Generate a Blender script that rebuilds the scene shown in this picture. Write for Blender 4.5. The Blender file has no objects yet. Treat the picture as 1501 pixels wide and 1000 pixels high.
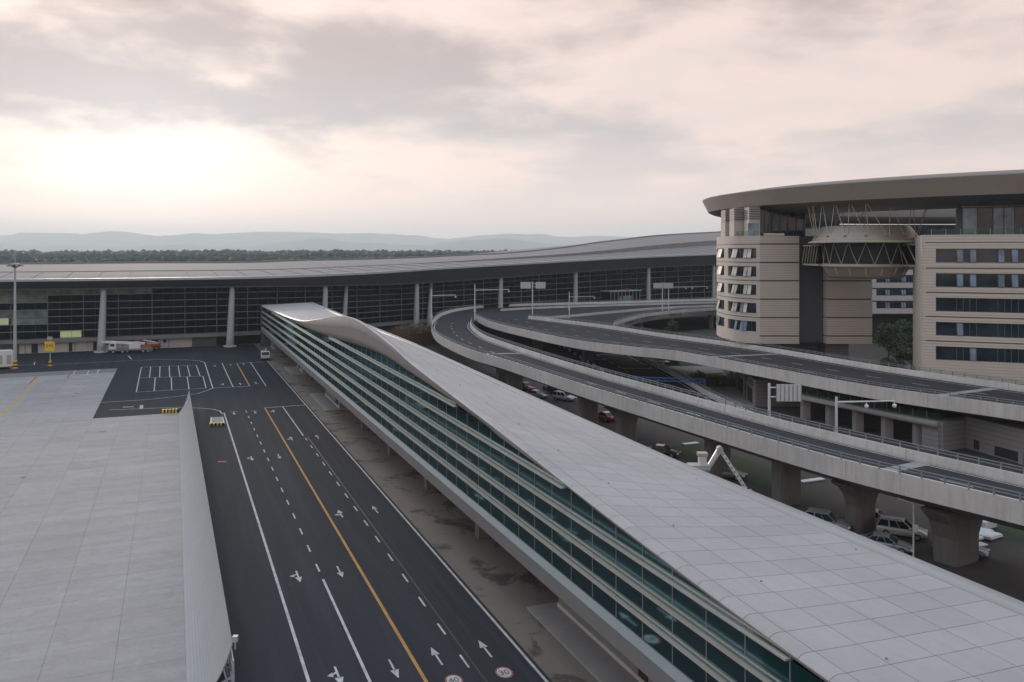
import bpy, bmesh, math, random
from mathutils import Vector, Matrix, noise
random.seed(7)
SC = bpy.context.scene
COL = SC.collection
# ------------------------------------------------------------------ camera
F, CX, HZ, CH = 1200.0, 750.5, 372.0, 28.0        # focal length in photo pixels, centre column, horizon row, eye height
cam = bpy.data.cameras.new('camera'); cam_o = bpy.data.objects.new('camera', cam); COL.objects.link(cam_o)
cam.sensor_width = 36.0; cam.lens = 36.0 * F / 1501.0
cam.shift_y = -(500.0 - HZ) / 1501.0
cam.clip_start = 0.5; cam.clip_end = 60000
cam_o.location = (0, 0, CH); cam_o.rotation_euler = (math.radians(90), 0, 0)
SC.camera = cam_o
# ------------------------------------------------------------------ sky, sun, exposure
SUN_AZ, SUN_EL = math.radians(-25), math.radians(11)     # azimuth from +Y, to the left
sun_dir = Vector((math.sin(SUN_AZ) * math.cos(SUN_EL), math.cos(SUN_AZ) * math.cos(SUN_EL), math.sin(SUN_EL)))
world = bpy.data.worlds.new('World'); SC.world = world; world.use_nodes = True
SKY_OFF = (4.4, 8.1, 2.0)
def build_sky():
    nt = world.node_tree; nt.nodes.clear(); N = nt.nodes.new; L = nt.links.new
    out = N('ShaderNodeOutputWorld'); bg = N('ShaderNodeBackground'); L(bg.outputs[0], out.inputs[0])
    sky = N('ShaderNodeTexSky'); sky.sky_type = 'NISHITA'; sky.sun_disc = False
    sky.sun_elevation = SUN_EL; sky.sun_rotation = SUN_AZ; sky.dust_density = 3.0
    tc = N('ShaderNodeTexCoord'); sep = N('ShaderNodeSeparateXYZ'); L(tc.outputs['Generated'], sep.inputs[0])
    def M(op, a, b=None, c=None):
        n = N('ShaderNodeMath'); n.operation = op
        for i, v in enumerate((a, b, c)):
            if v is None: continue
            if isinstance(v, (int, float)): n.inputs[i].default_value = v
            else: L(v, n.inputs[i])
        return n.outputs[0]
    def mix(f, a, b, typ='MIX'):
        n = N('ShaderNodeMix'); n.data_type = 'RGBA'; n.blend_type = typ
        for i, v in ((0, f), (6, a), (7, b)):
            if isinstance(v, (int, float)): n.inputs[i].default_value = v
            elif isinstance(v, tuple): n.inputs[i].default_value = (*v, 1)
            else: L(v, n.inputs[i])
        return n.outputs[2]
    zc = M('MAXIMUM', sep.outputs['Z'], 0.0)
    dn = M('ADD', zc, 0.20)
    u = M('DIVIDE', sep.outputs['X'], dn); v = M('DIVIDE', sep.outputs['Y'], dn)
    cb = N('ShaderNodeCombineXYZ'); L(u, cb.inputs[0]); L(v, cb.inputs[1])
    def noi(scale, detail, rough, off, dist=0.0):
        mp = N('ShaderNodeMapping'); mp.inputs['Location'].default_value = off; L(cb.outputs[0], mp.inputs[0])
        n = N('ShaderNodeTexNoise'); n.inputs['Scale'].default_value = scale; n.inputs['Detail'].default_value = detail
        n.inputs['Roughness'].default_value = rough; n.inputs['Distortion'].default_value = dist
        L(mp.outputs[0], n.inputs[0]); return n.outputs[0]
    def step(x, a, b, lo=0.0, hi=1.0):
        r = N('ShaderNodeMapRange'); r.interpolation_type = 'SMOOTHSTEP'
        for k, q in enumerate((a, b, lo, hi)): r.inputs[k+1].default_value = q
        L(x, r.inputs[0]); return r.outputs[0]
    n1 = noi(1.0, 8, 0.52, SKY_OFF, 0.25); n2 = noi(3.6, 8, 0.58, (5.0, 2.0, 3.0), 0.3); n3 = noi(0.6, 3, 0.5, (9.0, 4.0, 1.0))
    c = M('ADD', M('ADD', M('MULTIPLY', n1, 0.66), M('MULTIPLY', n2, 0.22)), M('MULTIPLY', n3, 0.12))
    lowfade = M('MINIMUM', M('MULTIPLY', M('MAXIMUM', M('SUBTRACT', zc, 0.04), 0.0), 9.0), 1.0)
    cloud = M('MULTIPLY', step(c, 0.43, 0.58), lowfade)
    wisp = M('MULTIPLY', step(noi(2.0, 8, 0.62, (1.0, 7.0, 2.0), 0.6), 0.48, 0.70), lowfade)
    up = step(zc, 0.27, 0.95)
    # veil of thin bright overcast, blue-grey and mauve clouds under it
    veil = mix(step(zc, 0.0, 0.22), (0.96, 0.735, 0.645), (0.80, 0.635, 0.572))
    veil = mix(M('MULTIPLY', wisp, 0.5), veil, (0.66, 0.57, 0.545))
    veil = mix(up, veil, (0.64, 0.83, 1.0))                # unseen sky overhead, set brighter and cooler to light the scene
    nis = mix(1.0, sky.outputs[0], (0.10, 0.10, 0.10), 'MULTIPLY')
    base = mix(0.04, veil, nis)
    ccol = mix(step(zc, 0.10, 0.27), (0.44, 0.435, 0.45), (0.375, 0.305, 0.30))
    ccol = mix(up, ccol, (0.48, 0.57, 0.72))
    col = mix(M('MULTIPLY', cloud, 0.82), base, ccol)
    # the sun shining through the cloud deck
    vm = N('ShaderNodeVectorMath'); vm.operation = 'DOT_PRODUCT'; L(tc.outputs['Generated'], vm.inputs[0]); vm.inputs[1].default_value = sun_dir_glow
    dt = M('MAXIMUM', vm.outputs['Value'], 0.0)
    g = M('ADD', M('MULTIPLY', M('POWER', dt, 140.0), 0.26), M('MULTIPLY', M('POWER', dt, 12.0), 0.12))
    g = M('MULTIPLY', g, M('SUBTRACT', 1.0, M('MULTIPLY', cloud, 0.6)))
    gl = N('ShaderNodeVectorMath'); gl.operation = 'SCALE'; gl.inputs[0].default_value = (0.86, 0.93, 0.98); L(g, gl.inputs['Scale'])
    col = mix(1.0, col, gl.outputs[0], 'ADD')
    L(col, bg.inputs[0]); bg.inputs[1].default_value = 1.0
ge = math.radians(6.3); ga = math.radians(-24.6)
sun_dir_glow = (math.sin(ga) * math.cos(ge), math.cos(ga) * math.cos(ge), math.sin(ge))
build_sky()
sl = bpy.data.lights.new('sun', 'SUN'); sl.energy = 1.5; sl.angle = math.radians(10); sl.color = (1.0, 0.83, 0.70)
sun = bpy.data.objects.new('sun', sl); COL.objects.link(sun); sun.location = (-60, 60, 120)
sun.rotation_euler = (-sun_dir).to_track_quat('-Z', 'Y').to_euler()
SC.view_settings.view_transform = 'Standard'; SC.view_settings.look = 'None'
SC.view_settings.exposure = 0.32; SC.view_settings.gamma = 1.0
SC.render.engine = 'CYCLES'
SC.cycles.use_denoising = True
SC.cycles.max_bounces = 6; SC.cycles.diffuse_bounces = 3; SC.cycles.glossy_bounces = 3
SC.cycles.transparent_max_bounces = 12; SC.cycles.volume_bounces = 1
SC.cycles.caustics_reflective = False; SC.cycles.caustics_refractive = False
# ------------------------------------------------------------------ frames of reference
UX, UY = -0.3817, 0.9243                                   # direction of the service road and the glazed concourse
def P(px, py, z=0.0):                                      # the point of height z seen at a photo pixel
    d = F * (CH - z) / (py - HZ); return ((px - CX) / F * d, d, z)
def Q(px, d, z): return ((px - CX) / F * d, d, z)
def R(s, t, z=0.0): return (UX * s + UY * t, UY * s - UX * t, z)   # s along the road, t to its right
def ST(px, py, z=0.0):
    x, y, _ = P(px, py, z); return (UX * x + UY * y, UY * x - UX * y)
def lerp(a, b, f): return a + (b - a) * f
def interp(x, xs, ys):
    if x <= xs[0]: return ys[0]
    for i in range(1, len(xs)):
        if x <= xs[i]:
            f = (x - xs[i-1]) / (xs[i] - xs[i-1]); return lerp(ys[i-1], ys[i], f)
    return ys[-1]
def smooth_interp(x, xs, ys):                              # cubic through the points
    if x <= xs[0]: return ys[0]
    if x >= xs[-1]: return ys[-1]
    n = len(xs)
    for i in range(1, n):
        if x <= xs[i]:
            h = xs[i] - xs[i-1]; f = (x - xs[i-1]) / h
            m = lambda k: 0 if k in (0, n-1) else (ys[k+1] - ys[k-1]) / (xs[k+1] - xs[k-1])
            a, b = ys[i-1], ys[i]; ma, mb = m(i-1) * h, m(i) * h
            return (2*f**3-3*f*f+1)*a + (f**3-2*f*f+f)*ma + (-2*f**3+3*f*f)*b + (f**3-f*f)*mb
def catmull(pts, n):                                       # n points evenly spaced along a smooth curve through pts
    pts = [Vector(p) for p in pts]; out = []
    for i in range(len(pts) - 1):
        p0 = pts[max(i-1, 0)]; p1 = pts[i]; p2 = pts[i+1]; p3 = pts[min(i+2, len(pts)-1)]
        for k in range(16):
            f = k / 16
            out.append(0.5 * ((2*p1) + (p2-p0)*f + (2*p0-5*p1+4*p2-p3)*f*f + (3*p1-p0-3*p2+p3)*f**3))
    out.append(pts[-1])
    return resample(out, n)
def resample(out, n):
    out = [Vector(p) for p in out]
    L = [0]
    for i in range(1, len(out)): L.append(L[-1] + (out[i]-out[i-1]).length)
    res = []; j = 0
    for k in range(n):
        q = L[-1] * k / (n - 1)
        while j < len(L) - 2 and L[j+1] < q: j += 1
        f = (q - L[j]) / max(L[j+1] - L[j], 1e-9); res.append(out[j].lerp(out[j+1], min(max(f, 0), 1)))
    return res
def plen(pts): return sum((Vector(pts[i+1]) - Vector(pts[i])).length for i in range(len(pts)-1))
# ------------------------------------------------------------------ materials
def nodes(name):
    m = bpy.data.materials.new(name); m.use_nodes = True; nt = m.node_tree
    b = nt.nodes['Principled BSDF']; return m, nt, b
def ninp(nt, sock, v):
    if isinstance(v, (int, float)): sock.default_value = v
    elif isinstance(v, tuple): sock.default_value = (*v, 1) if len(v) == 3 and sock.type == 'RGBA' else v
    else: nt.links.new(v, sock)
def tex(nt, scale, detail=5, rough=0.6, stretch=None, rot=0.0, obj=False, dist=0.0):
    if obj:
        g = nt.nodes.new('ShaderNodeTexCoord'); src = g.outputs['Object']
    else:
        g = nt.nodes.new('ShaderNodeNewGeometry'); src = g.outputs['Position']
    mp = nt.nodes.new('ShaderNodeMapping'); nt.links.new(src, mp.inputs[0])
    mp.vector_type = 'TEXTURE' if rot else 'POINT'
    if rot: mp.inputs['Rotation'].default_value = (0, 0, rot)
    if stretch: mp.inputs['Scale'].default_value = tuple(1/x for x in stretch) if rot else stretch
    n = nt.nodes.new('ShaderNodeTexNoise'); n.inputs['Scale'].default_value = scale
    n.inputs['Detail'].default_value = detail; n.inputs['Roughness'].default_value = rough; n.inputs['Distortion'].default_value = dist
    nt.links.new(mp.outputs[0], n.inputs[0]); return n.outputs[0]
def rng(nt, v, a, b, c=0.0, d=1.0):
    n = nt.nodes.new('ShaderNodeMapRange'); ninp(nt, n.inputs[0], v)
    for i, x in enumerate((a, b, c, d)): n.inputs[i+1].default_value = x
    return n.outputs[0]
def mixc(nt, f, a, b, typ='MIX'):
    n = nt.nodes.new('ShaderNodeMix'); n.data_type = 'RGBA'; n.blend_type = typ
    ninp(nt, n.inputs[0], f); ninp(nt, n.inputs[6], a); ninp(nt, n.inputs[7], b); return n.outputs[2]
def sc(c, k): return tuple(min(x * k, 1) for x in c)
def bumpn(nt, b, h, strength, dist=0.02):
    n = nt.nodes.new('ShaderNodeBump'); n.inputs['Strength'].default_value = strength; n.inputs['Distance'].default_value = dist
    nt.links.new(h, n.inputs['Height']); nt.links.new(n.outputs[0], b.inputs['Normal'])
def mk(name, col, rough=0.8, var=0.15, scale=0.5, fine=6.0, metal=0.0, bump=0.0, spec=0.5, stretch=None, rot=0.0, objrand=0.0, tint=None):
    m, nt, b = nodes(name)
    a = tex(nt, scale, 5, 0.6, stretch, rot); f = tex(nt, fine, 3, 0.6)
    s = rng(nt, a, 0.3, 0.7); s2 = rng(nt, f, 0.3, 0.7)
    c = mixc(nt, s, sc(col, 1 - var), tint if tint else sc(col, 1 + var))
    c = mixc(nt, 0.35 * min(1, var * 4), c, mixc(nt, s2, sc(col, 1 - var), sc(col, 1 + var)))
    if objrand:
        oi = nt.nodes.new('ShaderNodeObjectInfo')
        g = rng(nt, oi.outputs['Random'], 0, 1, 1 - objrand, 1 + objrand)
        cv = nt.nodes.new('ShaderNodeCombineColor')
        for i in range(3): nt.links.new(g, cv.inputs[i])
        c = mixc(nt, 1.0, c, cv.outputs[0], 'MULTIPLY')
    nt.links.new(c, b.inputs['Base Color'])
    b.inputs['Roughness'].default_value = rough; b.inputs['Metallic'].default_value = metal; b.inputs['Specular IOR Level'].default_value = spec
    if bump: bumpn(nt, b, f, bump)
    return m
MT = {}
def asphalt(name, col, patch, wet=None):
    m, nt, b = nodes(name)
    big = tex(nt, 0.045, 6, 0.62, dist=0.6); mid = tex(nt, 0.35, 5, 0.6); lane = tex(nt, 0.5, 5, 0.6, (0.06, 1.0, 1.0), math.atan2(UY, UX))
    fine = tex(nt, 14, 2, 0.7)
    c = mixc(nt, rng(nt, big, 0.3, 0.72), sc(col, 0.95), sc(patch, 0.95))
    c = mixc(nt, rng(nt, lane, 0.4, 0.7, 0, 0.6), c, sc(col, 1.5))
    c = mixc(nt, rng(nt, mid, 0.35, 0.8, 0, 0.06), c, sc(col, 0.7)); b.inputs['Specular IOR Level'].default_value = 0.06
    c = mixc(nt, rng(nt, fine, 0.3, 0.7, 0.0, 0.35), c, sc(col, 1.5))
    trk = tex(nt, 0.8, 5, 0.6, (0.03, 1.0, 1.0), math.atan2(UY, UX)); c = mixc(nt, rng(nt, trk, 0.52, 0.72, 0, 0.55), c, sc(col, 1.75))
    scf = tex(nt, 0.7, 8, 0.75, dist=1.5); c = mixc(nt, rng(nt, scf, 0.58, 0.68, 0, 0.35), c, sc(col, 1.9))
    oil = tex(nt, 0.55, 6, 0.7, dist=0.8); c = mixc(nt, rng(nt, oil, 0.66, 0.74, 0, 0.3), c, sc(col, 0.45))
    nt.links.new(c, b.inputs['Base Color']); b.inputs['Roughness'].default_value = 0.9
    bumpn(nt, b, fine, 0.25); return m
MT['asphalt'] = asphalt('asphalt', (0.031, 0.035, 0.041), (0.033, 0.037, 0.043))
MT['ramp_asphalt'] = asphalt('ramp_asphalt', (0.036, 0.036, 0.040), (0.042, 0.042, 0.046))
def dirt():
    m, nt, b = nodes('bare_ground')
    big = tex(nt, 0.06, 6, 0.65, dist=1.0); mid = tex(nt, 0.22, 6, 0.65, dist=0.5); fine = tex(nt, 5, 4, 0.7)
    c = mixc(nt, rng(nt, big, 0.3, 0.7), (0.135, 0.122, 0.110), (0.205, 0.172, 0.148))
    c = mixc(nt, rng(nt, mid, 0.53, 0.61), c, (0.034, 0.033, 0.035))
    c = mixc(nt, rng(nt, fine, 0.3, 0.8, 0, 0.5), c, (0.15, 0.135, 0.12))
    nt.links.new(c, b.inputs['Base Color']); b.inputs['Roughness'].default_value = 0.95; bumpn(nt, b, fine, 0.4, 0.05); return m
MT['dirt'] = dirt()
def slabmat():
    m, nt, b = nodes('apron_concrete')
    rot = math.atan2(UY, UX)
    st = tex(nt, 0.22, 6, 0.62, (2.2, 0.35, 1.0), rot); mid = tex(nt, 0.10, 6, 0.65, dist=0.6); fine = tex(nt, 2.4, 6, 0.72); blot = tex(nt, 0.55, 7, 0.7, dist=0.8)
    c = mixc(nt, rng(nt, st, 0.32, 0.68), (0.265, 0.26, 0.262), (0.36, 0.352, 0.352))
    c = mixc(nt, rng(nt, mid, 0.38, 0.72, 0, 0.55), c, (0.30, 0.285, 0.285))
    c = mixc(nt, rng(nt, blot, 0.50, 0.68, 0, 0.5), c, (0.225, 0.22, 0.222))
    c = mixc(nt, rng(nt, blot, 0.30, 0.42, 0.35, 0), c, (0.43, 0.425, 0.43))
    c = mixc(nt, rng(nt, fine, 0.35, 0.8, 0, 0.45), c, (0.22, 0.22, 0.23))
    oi = nt.nodes.new('ShaderNodeObjectInfo'); g = rng(nt, oi.outputs['Random'], 0, 1, 0.94, 1.05)
    cv = nt.nodes.new('ShaderNodeCombineColor')
    for i in range(3): nt.links.new(g, cv.inputs[i])
    c = mixc(nt, 1.0, c, cv.outputs[0], 'MULTIPLY')
    nt.links.new(c, b.inputs['Base Color']); b.inputs['Roughness'].default_value = 0.85; bumpn(nt, b, fine, 0.15); return m
MT['slab'] = slabmat()
def concrete(name, col, streak=0.5):
    m, nt, b = nodes(name)
    v = tex(nt, 1.6, 5, 0.65, (1.0, 1.0, 0.10)); big = tex(nt, 0.12, 5, 0.6); fine = tex(nt, 5, 4, 0.7)
    st3 = tex(nt, 0.5, 6, 0.7, (1.0, 1.0, 0.35), dist=0.5); c = mixc(nt, rng(nt, big, 0.3, 0.7), sc(col, 0.80), sc(col, 1.14)); c = mixc(nt, rng(nt, st3, 0.56, 0.70, 0, 0.45), c, sc(col, 0.6))
    c = mixc(nt, rng(nt, v, 0.45, 0.78, 0, streak), c, sc(col, 0.48))
    c = mixc(nt, rng(nt, fine, 0.3, 0.75, 0, 0.35), c, sc(col, 1.25))
    nt.links.new(c, b.inputs['Base Color']); b.inputs['Roughness'].default_value = 0.88; bumpn(nt, b, fine, 0.12); return m
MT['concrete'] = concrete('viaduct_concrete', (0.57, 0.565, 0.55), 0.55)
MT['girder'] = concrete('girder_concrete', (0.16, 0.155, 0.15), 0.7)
MT['pale_concrete'] = concrete('pale_concrete', (0.45, 0.44, 0.43), 0.25)
def panelmat():
    m, nt, b = nodes('roof_panel')
    rot = math.atan2(UY, UX)
    big = tex(nt, 0.10, 5, 0.6); fine = tex(nt, 2.2, 6, 0.7); st = tex(nt, 0.45, 7, 0.7, (0.35, 2.5, 1.0), rot); dirt_ = tex(nt, 0.28, 7, 0.7, dist=0.8)
    c = mixc(nt, rng(nt, big, 0.3, 0.7), (0.335, 0.333, 0.342), (0.405, 0.398, 0.402))
    c = mixc(nt, rng(nt, st, 0.50, 0.72, 0, 0.45), c, (0.295, 0.29, 0.295))
    c = mixc(nt, rng(nt, dirt_, 0.62, 0.74, 0, 0.5), c, (0.40, 0.31, 0.255))
    c = mixc(nt, rng(nt, fine, 0.42, 0.8, 0, 0.35), c, (0.28, 0.28, 0.287))
    oi = nt.nodes.new('ShaderNodeObjectInfo'); g = rng(nt, oi.outputs['Random'], 0, 1, 0.93, 1.05)
    cv = nt.nodes.new('ShaderNodeCombineColor')
    for i in range(3): nt.links.new(g, cv.inputs[i])
    c = mixc(nt, 1.0, c, cv.outputs[0], 'MULTIPLY')
    nt.links.new(c, b.inputs['Base Color']); b.inputs['Roughness'].default_value = 0.5; return m
MT['panel'] = panelmat()
def striped(name, col, axis_rot, scale, k=0.8, rough=0.6, vertical=False, metal=0.0):
    m, nt, b = nodes(name)
    g = nt.nodes.new('ShaderNodeNewGeometry'); mp = nt.nodes.new('ShaderNodeMapping'); nt.links.new(g.outputs['Position'], mp.inputs[0])
    mp.inputs['Rotation'].default_value = (0, 0, axis_rot)
    w = nt.nodes.new('ShaderNodeTexWave'); w.bands_direction = 'Z' if vertical else 'X'; w.inputs['Scale'].default_value = scale
    w.inputs['Distortion'].default_value = 0.0; nt.links.new(mp.outputs[0], w.inputs[0])
    n = tex(nt, 0.4, 5, 0.6)
    c = mixc(nt, rng(nt, w.outputs['Fac'], 0.0, 0.25), sc(col, k), col)
    c = mixc(nt, rng(nt, n, 0.3, 0.75, 0, 0.35), c, sc(col, 0.75))
    nt.links.new(c, b.inputs['Base Color']); b.inputs['Roughness'].default_value = rough; b.inputs['Metallic'].default_value = metal
    bumpn(nt, b, w.outputs['Fac'], 0.3, 0.03); b.inputs['Specular IOR Level'].default_value = 0.25; return m
ROADROT = -math.atan2(UY, UX)
MT['soffit'] = striped('concourse_soffit', (0.30, 0.285, 0.27), ROADROT, 0.8, 0.8)
MT['deflector'] = striped('deflector_steel', (0.36, 0.385, 0.395), 0, 1.6, 0.93, 0.85, True)
MT['stone'] = striped('stone_courses', (0.56, 0.525, 0.475), 0, 0.62, 0.72, 0.75, True)
MT['grey_stone'] = striped('grey_stone', (0.25, 0.25, 0.255), 0, 0.45, 0.8, 0.75, True)
MT['white_stone'] = mk('white_cladding', (0.50, 0.49, 0.50), 0.7, 0.06)
MT['bronze'] = mk('bronze_cladding', (0.135, 0.122, 0.108), 0.45, 0.10, 0.08, 1.0, metal=0.3)
MT['fascia_bronze'] = mk('bronze_fascia', (0.36, 0.335, 0.30), 0.5, 0.08, 0.08, 1.0, metal=0.2)
MT['soffit_dark'] = mk('bronze_soffit', (0.20, 0.185, 0.17), 0.42, 0.10, 0.05, 1.0, metal=0.3)
MT['pod'] = mk('pod_cladding', (0.31, 0.28, 0.235), 0.42, 0.08, 0.3, 2, metal=0.3)
MT['pod_frame'] = mk('pod_frame_paint', (0.40, 0.365, 0.305), 0.5, 0.05)
MT['troof'] = striped('terminal_roof', (0.25, 0.238, 0.235), ROADROT, 0.12, 0.93, 0.85)
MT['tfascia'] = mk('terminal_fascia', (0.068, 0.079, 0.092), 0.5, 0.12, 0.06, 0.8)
MT['steel'] = mk('painted_steel', (0.36, 0.39, 0.41), 0.45, 0.06)
MT['galv'] = mk('galvanised_steel', (0.58, 0.60, 0.61), 0.5, 0.08, 2.0)
MT['rail'] = mk('grey_rail', (0.20, 0.24, 0.265), 0.5, 0.08)
MT['ledge'] = mk('aluminium_ledge', (0.42, 0.40, 0.375), 0.5, 0.08)
MT['sill'] = mk('pale_sill', (0.24, 0.30, 0.32), 0.6, 0.06)
MT['fascia'] = mk('grey_fascia', (0.19, 0.195, 0.20), 0.55, 0.08, 0.2)
MT['column'] = mk('column_paint', (0.40, 0.45, 0.48), 0.5, 0.06)
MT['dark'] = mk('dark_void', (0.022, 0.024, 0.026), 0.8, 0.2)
MT['interior'] = mk('interior_floor', (0.10, 0.11, 0.11), 0.7, 0.2)
MT['white_paint'] = mk('white_road_paint', (0.44, 0.44, 0.44), 0.85, 0.4, 0.9, 7)
MT['yellow_paint'] = mk('yellow_road_paint', (0.42, 0.21, 0.055), 0.85, 0.3, 0.9, 7)
MT['apron_yellow'] = mk('worn_yellow_paint', (0.40, 0.29, 0.12), 0.85, 0.2, 1.0, 9)
MT['red_paint'] = mk('red_road_paint', (0.28, 0.075, 0.07), 0.85, 0.2, 1.0, 6)
MT['black_paint'] = mk('black_paint', (0.02, 0.02, 0.022), 0.6, 0.1)
MT['sign_yellow'] = mk('sign_yellow', (0.75, 0.50, 0.02), 0.5, 0.04)
MT['white_body'] = mk('white_enamel', (0.68, 0.68, 0.67), 0.4, 0.05)
MT['red_body'] = mk('red_enamel', (0.38, 0.035, 0.035), 0.35, 0.05)
MT['blue_body'] = mk('blue_enamel', (0.03, 0.09, 0.20), 0.45, 0.1)
MT['orange'] = mk('orange_enamel', (0.30, 0.12, 0.06), 0.5, 0.08)
MT['tyre'] = mk('tyre_rubber', (0.02, 0.02, 0.02), 0.85, 0.1)
MT['rim'] = mk('alloy_rim', (0.35, 0.35, 0.36), 0.35, 0.05, metal=0.6)
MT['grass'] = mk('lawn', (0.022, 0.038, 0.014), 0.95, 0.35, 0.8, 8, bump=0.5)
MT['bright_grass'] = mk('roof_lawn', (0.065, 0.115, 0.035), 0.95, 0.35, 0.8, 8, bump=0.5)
MT['field'] = mk('airfield_grass', (0.07, 0.085, 0.045), 0.95, 0.3, 0.01, 0.2)
MT['hill'] = mk('wooded_hill', (0.022, 0.045, 0.045), 0.95, 0.3, 0.004, 0.03)
MT['paving'] = mk('paving', (0.25, 0.25, 0.255), 0.85, 0.12, 0.5)
MT['under_panel'] = mk('panel_joint', (0.19, 0.19, 0.195), 0.8, 0.1)
MT['slab_joint'] = mk('slab_joint', (0.17, 0.17, 0.17), 0.9, 0.15)
MT['bark'] = mk('bark', (0.07, 0.055, 0.04), 0.9, 0.2, 3)
MT['red_leaf'] = mk('russet_leaf', (0.17, 0.075, 0.045), 0.8, 0.3, 2)
MT['reed'] = mk('dry_reed', (0.13, 0.095, 0.06), 0.9, 0.3, 1)
MT['tarp'] = mk('white_sheeting', (0.58, 0.58, 0.60), 0.6, 0.08)
MT['lamp_glass'] = mk('lamp_glass', (0.75, 0.75, 0.72), 0.25, 0.02)
MT['tail'] = mk('tail_lamp', (0.30, 0.02, 0.02), 0.25, 0.02)
def leafmat(name, c1, c2):
    m, nt, b = nodes(name)
    n = tex(nt, 0.9, 4, 0.6)
    nt.links.new(mixc(nt, rng(nt, n, 0.3, 0.7), c1, c2), b.inputs['Base Color']); b.inputs['Roughness'].default_value = 0.7; return m
MT['leaf'] = leafmat('leaf', (0.022, 0.045, 0.018), (0.055, 0.085, 0.03))
MT['far_leaf'] = leafmat('far_leaf', (0.010, 0.026, 0.022), (0.022, 0.042, 0.032))
def glass(name, tint, body, bodyfac, rough=0.03, gloss=(0.85, 0.95, 0.95)):
    m = bpy.data.materials.new(name); m.use_nodes = True; nt = m.node_tree; nt.nodes.clear(); N = nt.nodes.new; L = nt.links.new
    o = N('ShaderNodeOutputMaterial'); tr = N('ShaderNodeBsdfTransparent'); tr.inputs[0].default_value = (*tint, 1)
    df = N('ShaderNodeBsdfDiffuse'); df.inputs[0].default_value = (*body, 1)
    gl = N('ShaderNodeBsdfGlossy'); gl.inputs['Roughness'].default_value = rough; gl.inputs[0].default_value = (*gloss, 1)
    m1 = N('ShaderNodeMixShader'); m1.inputs[0].default_value = bodyfac; L(tr.outputs[0], m1.inputs[1]); L(df.outputs[0], m1.inputs[2])
    fr = N('ShaderNodeFresnel'); fr.inputs[0].default_value = 1.22
    m2 = N('ShaderNodeMixShader'); L(fr.outputs[0], m2.inputs[0]); L(m1.outputs[0], m2.inputs[1]); L(gl.outputs[0], m2.inputs[2])
    L(m2.outputs[0], o.inputs[0]); return m
MT['teal_glass'] = glass('teal_glass', (0.17, 0.40, 0.385), (0.012, 0.070, 0.068), 0.5, 0.05, (0.30, 0.48, 0.48))
MT['pod_glazing'] = glass('pod_glazing', (0.25, 0.34, 0.35), (0.06, 0.072, 0.074), 0.6)
MT['clear_glass'] = glass('clear_glass', (0.75, 0.88, 0.84), (0.1, 0.15, 0.14), 0.1)
MT['terminal_glass'] = glass('terminal_glass', (0.07, 0.15, 0.17), (0.004, 0.014, 0.018), 0.7, 0.04, (0.45, 0.6, 0.65))
def opaque_glass(name, c, rough=0.06):
    m, nt, b = nodes(name)
    n = tex(nt, 0.35, 3, 0.5)
    nt.links.new(mixc(nt, rng(nt, n, 0.35, 0.65), sc(c, 0.6), sc(c, 1.4)), b.inputs['Base Color'])
    b.inputs['Roughness'].default_value = rough; b.inputs['Specular IOR Level'].default_value = 0.4; return m
MT['window'] = opaque_glass('window_glass', (0.014, 0.026, 0.040))
MT['sash'] = opaque_glass('sash_glass', (0.15, 0.22, 0.29), 0.15)  # light blue of the reflected sky painted into the glass colour
MT['pale_sash'] = opaque_glass('pale_sash_glass', (0.50, 0.50, 0.47), 0.2)
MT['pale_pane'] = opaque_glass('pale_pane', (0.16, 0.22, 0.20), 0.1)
def daylight_glow():  # added glow standing for daylight seen through the glass, no lamp behind
    m, nt, b = nodes('painted_daylight_glow'); b.inputs['Base Color'].default_value = (0.3, 0.32, 0.2, 1)
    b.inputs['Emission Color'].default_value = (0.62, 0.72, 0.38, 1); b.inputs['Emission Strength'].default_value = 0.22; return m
MT['daylight_glow'] = daylight_glow()
def paint(name, c):
    m, nt, b = nodes(name); b.inputs['Base Color'].default_value = (*c, 1); b.inputs['Roughness'].default_value = 0.3
    b.inputs['Coat Weight'].default_value = 0.6; b.inputs['Metallic'].default_value = 0.15; return m
CARP = {k: paint('car_paint_' + k, c) for k, c in dict(white=(0.52, 0.52, 0.52), silver=(0.22, 0.235, 0.24), red=(0.30, 0.03, 0.03), black=(0.018, 0.02, 0.024), green=(0.05, 0.07, 0.075)).items()}
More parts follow.
